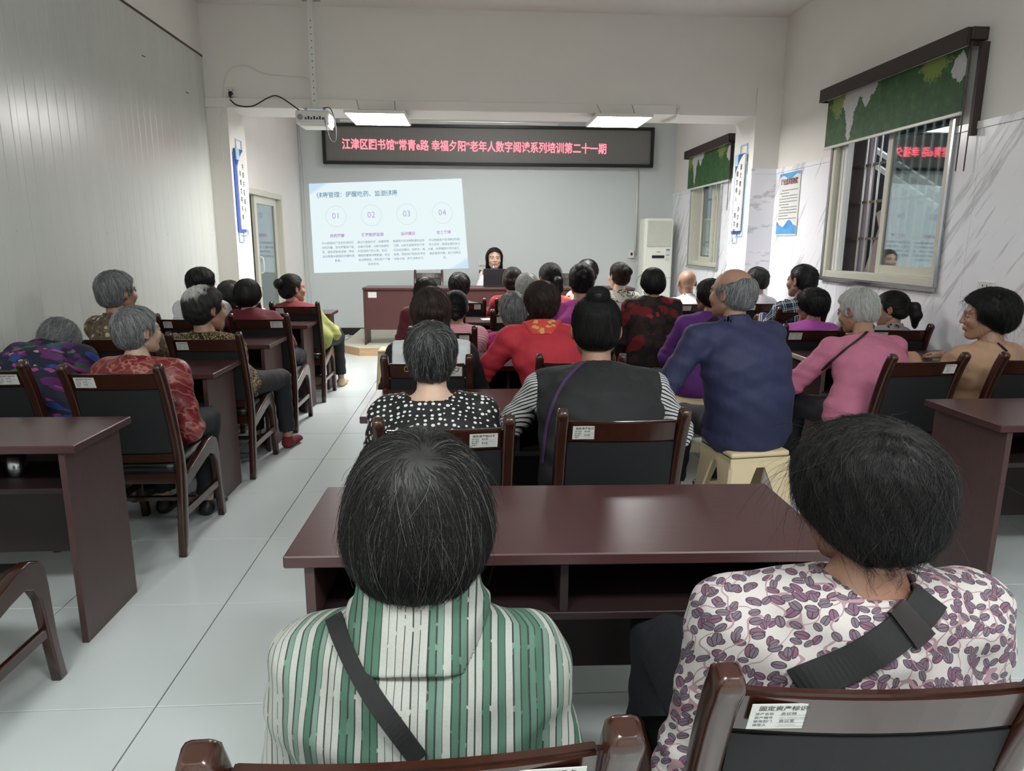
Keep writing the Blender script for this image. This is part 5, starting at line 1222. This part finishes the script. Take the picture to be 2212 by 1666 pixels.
        hs.material_slots[0].link = 'OBJECT'; hs.material_slots[0].material = h1
    PEOPLE[key] = dict(root=root, O=O, N=N, H=H, S=S, F=Fv, U=U, Z=Z, J=J, E=E, W=W_, f=gf, Hc=Hc, Rh=Rh, s=s); return PEOPLE[key]
def pixstrap(key, pts, width, m, label, name='shoulder_strap', cat='strap', thick=.004):
    """strap lying on the garment along a path; every point is found by marching onto the cloth"""
    p = PEOPLE[key]; f = p['f']; sm = smooth_pts([(x, y, 0) for x, y in pts], 7); Q = []; O = A(0, 0, 1.38)
    for q in sm:
        D = at(q[0], q[1], 1.) - O; D /= np.linalg.norm(D); t = max(.2, (p['N'][1] - .5) / D[1]); hit = False
        for _ in range(90):
            d = float(f((O + D * t)[None, :])[0])
            if d < .0012: hit = True; break
            t += max(.0015, d * .6)
        if hit: Q.append(O + D * (t - .002))
    Q = np.array(Q)
    for _ in range(3): Q[1:-1] = (Q[:-2] + Q[1:-1] * 2 + Q[2:]) / 4
    e = .004; d0 = f(Q); gr = np.stack([f(Q + e * np.eye(3)[i]) - d0 for i in range(3)], 1); gr /= np.linalg.norm(gr, axis=1, keepdims=True) + 1e-9
    for _ in range(4): gr[1:-1] = (gr[:-2] + gr[1:-1] + gr[2:]) / 3
    T = np.gradient(Q, axis=0); T /= np.linalg.norm(T, axis=1, keepdims=True) + 1e-9; B = np.cross(T, gr); B /= np.linalg.norm(B, axis=1, keepdims=True) + 1e-9
    V = []; F = []
    for q, b, g_ in zip(Q, B, gr): V += [q + b * width / 2, q - b * width / 2, q - b * width / 2 + g_ * thick, q + b * width / 2 + g_ * thick]
    V = [v - p['O'] for v in V]
    for i in range(len(Q) - 1):
        for k in range(4): F.append((4 * i + k, 4 * i + (k + 1) % 4, 4 * i + 4 + (k + 1) % 4, 4 * i + 4 + k))
    F += [(0, 1, 2, 3), (4 * len(Q) - 1, 4 * len(Q) - 2, 4 * len(Q) - 3, 4 * len(Q) - 4)]
    me = py_mesh(name, V, F); bm = bmesh.new(); bm.from_mesh(me); bmesh.ops.recalc_face_normals(bm, faces=bm.faces); bm.to_mesh(me); bm.free()
    o = obj(name, me, m, None, tuple(p['O'])); tag(o, label, cat); return o, Q, B, gr
# ------------------------------------------------------------------ the audience
person('M0', 'person in a green and white striped shirt with a bobbed greying head, nearest the camera', (907, 1112, .93), 304, 'bob', 'blackgrey', 'stripes', hip=(-.075, .96), byaw=-2, drop=.0, slope=.078, sw=.40, res=.008, dens=3, cm='stripes', collar='tall', arms='lap', skin='tan', pitch=2)
person('M1', 'person in a white leaf-print blouse with short black hair and a wide black strap', (1862, 1078, .92), 278, 'fluffy', 'black', 'leaves', hip=(.54, 1.07), byaw=0, hyaw=14, sw=.45, g=1.0, res=.008, dens=3, collar='round', arms=('lap', 'lap'), skin='brown', pitch=10, roll=-4)
person('M2', 'person in a black polka-dot top with cropped grey-black hair and earrings', (932, 770, 2.33), 112, 'short', 'darkgrey', 'polka', hip=(-.1, 2.30), sw=.41, res=.011, dens=2, collar='wide', skin='fair')
person('M3', 'person in a black vest over striped sleeves with a high black bun', (1287, 714, 2.62), 104, 'bun_high', 'black', 'bwstripe', hip=(.47, 2.42), hyaw=-6, sw=.52, g=1.25, res=.011, dens=2, collar='high', vest='blackvest', arms='spread', pitch=12)
person('M4', 'person in a black and white jacket with long dark hair gathered behind', (932, 676, 3.45), 84, 'halfup', 'brown', 'black', hip=(-.19, 3.44), sw=.43, res=.013, dens=2, vest='white', pitch=6, collar='high', arms='desk', skin='fair')
person('M5', 'person in a pink striped top with dark hair and white beads', (985, 664, 4.5), 52, 'bun_low', 'black', 'pinkstripe', hip=(-.14, 4.52), dens=1, fw=.03)
person('M6', 'person in a dark maroon top with smooth black hair before the podium', (920, 630, 5.5), 50, 'bob', 'black', 'maroon', hip=(-.28, 5.56), dens=1)
person('M7', 'person with short grey-black hair just left of the speaker', (992, 620, 6.55), 46, 'short', 'blackgrey', 'greyc', hip=(-.08, 6.62), dens=1)
person('M8', 'person in a magenta jacket with grey hair', (1107, 672, 4.55), 62, 'short', 'grey', 'magenta', hip=(.44, 4.52), byaw=10, dens=1, res=.014, sw=.42)
person('M9', 'person in a coral red jacket with brown hair and a shiny collar', (1170, 655, 3.55), 75, 'fluffy', 'brown', 'red', hip=(.50, 3.45), hyaw=4, sw=.46, g=1.1, res=.012, dens=2, collar='stand', cm='redscarf', arms='spread')
person('M10', 'person in a red top with a low dark bun, left of the white-haired head', (1107, 607, 6.45), 42, 'bun_low', 'brown', 'red', hip=(.42, 6.62), dens=1)
person('M11', 'person with white hair in front of the podium', (1138, 624, 5.65), 50, 'short', 'white', 'greyc', hip=(.36, 5.56), dens=1)
person('M12', 'person with a black ponytail and pearl hair tie before the podium', (1186, 602, 6.5), 48, 'pony', 'black', 'redscarf', hip=(.72, 6.56), byaw=0, hyaw=22, dens=1)
person('M13', 'person in a white dotted collar with black hair, behind the orchid jacket', (1270, 592, 6.9), 46, 'short', 'black', 'ink', hip=(1.08, 6.9), hyaw=-30, dens=1, skin='brown', sw=.38)
person('M14', 'person in an orchid pink jacket with a dark topknot', (1255, 608, 5.3), 54, 'bun_back', 'black', 'orchid', hip=(.83, 5.18), dens=1, sw=.42, res=.014)
person('M15', 'person in a white blouse with black flowers and a hair bun with scrunchie', (1336, 597, 6.35), 42, 'bun_back', 'brown', 'ink', hip=(1.30, 6.3), hyaw=24, byaw=0, dens=1, sw=.40, collar='stand', skin='fair')
person('M16', 'person in a dark red floral jacket with a glossy black bob', (1409, 610, 5.1), 51, 'bob', 'black', 'redfloral', hip=(1.32, 5.05), hyaw=6, dens=1, res=.013, sw=.42, arms='down')
person('M17', 'person in a white shirt with a bald head, by the air conditioner', (1483, 611, 6.65), 36, 'bald', 'black', 'white', hip=(2.05, 6.5), byaw=6, dens=1, collar='shirt', skin='tan', sw=.42)
person('M18', 'person in a purple jacket with a black strap, behind the man in navy', (1532, 640, 4.35), 48, 'fluffy', 'black', 'purple', hip=(1.43, 4.2), byaw=12, hyaw=34, dens=1, sw=.42, res=.013, arms=('fold', 'fold'), skin='brown')
person('M19', 'balding man in a navy jacket on an ivory plastic stool', (1579, 634, 3.15), 80, 'fringe', 'grey', 'navy', hip=(1.32, 3.17), byaw=14, hyaw=36, sw=.50, g=1.28, res=.011, dens=2, collar='shirt', arms=('brace', 'lap'), skin='tan', rise=.04, hump=.05)
person('L1', 'person slumped over the desk in a navy floral hooded jacket', (126, 738, 3.58), 72, 'fluffy', 'grey', 'navyfloral', hip=(-2.02, 3.28), byaw=-14, hyaw=10, pitch=55, roll=20, sw=.46, g=1.15, res=.012, dens=2, fw=.02, drop=-.12, hump=.09, arms='fold', collar='high')
person('L2', 'person in a red brocade jacket with combed grey hair', (300, 716, 3.22), 80, 'short', 'grey', 'brocade', hip=(-1.47, 3.24), byaw=-8, hyaw=-34, sw=.42, res=.011, dens=2, collar='stand', arms='lap', skin='pale', lyaw=0, tuck=.14, reach=.34)
person('L3', 'person in a brown spotted blouse with grey hair, by the ribbed wall', (255, 632, 4.25), 69, 'short', 'grey', 'brownspot', hip=(-2.0, 4.25), byaw=-12, hyaw=-28, sw=.40, res=.013, dens=2, collar='stand', skin='tan')
person('L4', 'person in a leopard print blouse with a white-crowned black head and red shoes', (446, 668, 4.2), 74, 'short', 'whitecrown', 'leopard', hip=(-1.46, 4.25), byaw=-14, hyaw=-38, sw=.42, res=.012, dens=2, collar='round', arms='lap', skin='tan', shoes='shoered', fw=.0, pitch=4)
person('L5', 'person in a white top with black hair against the left wall', (437, 612, 5.3), 54, 'fluffy', 'black', 'white', hip=(-2.0, 5.22), byaw=-8, hyaw=-26, dens=1, skin='pale')
person('L6', 'person with a black bob and a white collar, left of the maroon sweater', (499, 638, 6.3), 52, 'bob', 'black', 'white', hip=(-1.95, 6.2), hyaw=-8, dens=1, skin='fair')
person('L7', 'person in a maroon sweater with a white cord and black bob, on the left', (537, 636, 5.3), 54, 'bob', 'black', 'maroon', hip=(-1.5, 5.24), hyaw=-10, dens=1, res=.014, skin='pale')
person('L8', 'person in a dark red vest over pale green sleeves, with a bun', (633, 624, 6.35), 45, 'bun_back', 'black', 'green', hip=(-1.42, 6.28), byaw=-6, hyaw=-46, dens=1, vest='redvest', skin='tan', sw=.42, shoes='sock', arms=('desk', 'spread'))
person('R1', 'man in a white shirt with cropped grey-black hair, by the right column', (1633, 607, 6.45), 42, 'crew', 'blackgrey', 'white', hip=(2.62, 6.45), byaw=4, hyaw=26, dens=1, collar='shirt')
person('R2', 'man in a navy plaid shirt with cropped black hair', (1731, 608, 5.55), 51, 'crew', 'black', 'plaid', hip=(2.62, 5.66), byaw=4, hyaw=26, dens=1, res=.013, collar='shirt', skin='brown', sw=.42)
person('R3', 'person in a lilac jacket with short black hair resting a hand at the chin', (1752, 660, 4.72), 60, 'fluffy', 'black', 'lilac', hip=(2.2, 4.58), byaw=6, hyaw=32, dens=1, res=.014, arms=('chin', 'desk'), skin='brown', pitch=8)
person('R4', 'person in a pink sweater with white hair and a thin dark strap', (1850, 672, 3.72), 71, 'short', 'white', 'pink', hip=(2.0, 3.38), byaw=8, hyaw=30, sw=.48, g=1.05, res=.011, dens=2, pitch=18, fw=.05, hump=.05, arms='spread', collar='round', skin='tan')
person('R5', 'person in a grey top with a black ponytail by the marble wall', (1922, 668, 4.45), 54, 'pony', 'black', 'greyc', hip=(2.6, 4.6), byaw=10, hyaw=50, dens=1, sw=.36, pitch=12, collar='shirt', skin='tan')
person('R6', 'person in a tan top with thick short black hair at the right edge', (2132, 682, 3.42), 93, 'fluffy', 'black', 'tan', hip=(2.68, 3.5), byaw=14, hyaw=62, sw=.42, res=.011, dens=2, collar='round', arms='desk', skin='tan', pitch=6)
person('SP', 'speaker in a red vest with long black hair at the podium', (1068, 559, 9.45), 41, 'long', 'black', 'white', hip=(.325, 9.72), byaw=180, hyaw=182, dens=1, vest='volunteer', skin='fair', seat=.53, arms=('desk', 'desk'), legs=False, sleeve=.3, sw=.38, res=.012)

p_ = PEOPLE
pixstrap('M0', [(722, 1335), (737, 1375), (768, 1440), (812, 1515), (860, 1580), (905, 1640)], .024, CL['strap'], 'black strap running diagonally down the green striped shirt')
pixstrap('M1', [(2010, 1290), (1985, 1325), (1930, 1375), (1870, 1415), (1800, 1450), (1720, 1480)], .044, CL['strap'], 'wide black strap with a buckle across the leaf-print blouse')
pixstrap('M1', [(1978, 1332), (1962, 1348), (1945, 1362)], .056, plain('buckle_plastic', rgb(24, 20, 22), .3), 'black plastic slider buckle on the wide strap', name='strap_buckle', cat='buckle', thick=.009)
pixstrap('M3', [(1300, 762), (1262, 782), (1222, 822), (1196, 872), (1180, 930), (1172, 1000)], .014, cloth('purple_braid', b_bands(rgb(150, 140, 160), rgb(70, 44, 84), 60., 1, .35)), 'thin patterned purple strap across the black vest')
pixstrap('M18', [(1548, 686), (1525, 704), (1495, 727), (1462, 752)], .036, CL['strap'], 'black strap with white stripes on the purple jacket')
pixstrap('R4', [(1888, 702), (1862, 728), (1830, 752), (1800, 778), (1775, 800)], .014, CL['strap'], 'thin dark strap across the pink sweater')
pixstrap('R6', [(2142, 732), (2158, 744), (2175, 760)], .012, CL['strap'], 'thin dark strap on the shoulder of the tan top')
pixstrap('L4', [(424, 708), (432, 724), (442, 740)], .016, CL['strap'], 'short dark strap on the leopard print shoulder')
# earrings, beads, hair clips
for sd in (-1, 1):
    q = p_['M2']; c_ = q['Hc'] + q['Rh'] @ A(sd * .084, -.008, -.046) * q['s']; pts = [tuple(c_ + A(math.cos(t) * .009, 0, math.sin(t) * .009)) for t in np.linspace(0, 6.28, 13)]
    tag(tube('earring', pts, .0016, plain('gold', rgb(190, 140, 70), .25, 1.), n=6, cap=False), 'small gold hoop earring on the %s ear above the polka-dot top' % ('left' if sd < 0 else 'right'), 'earring')
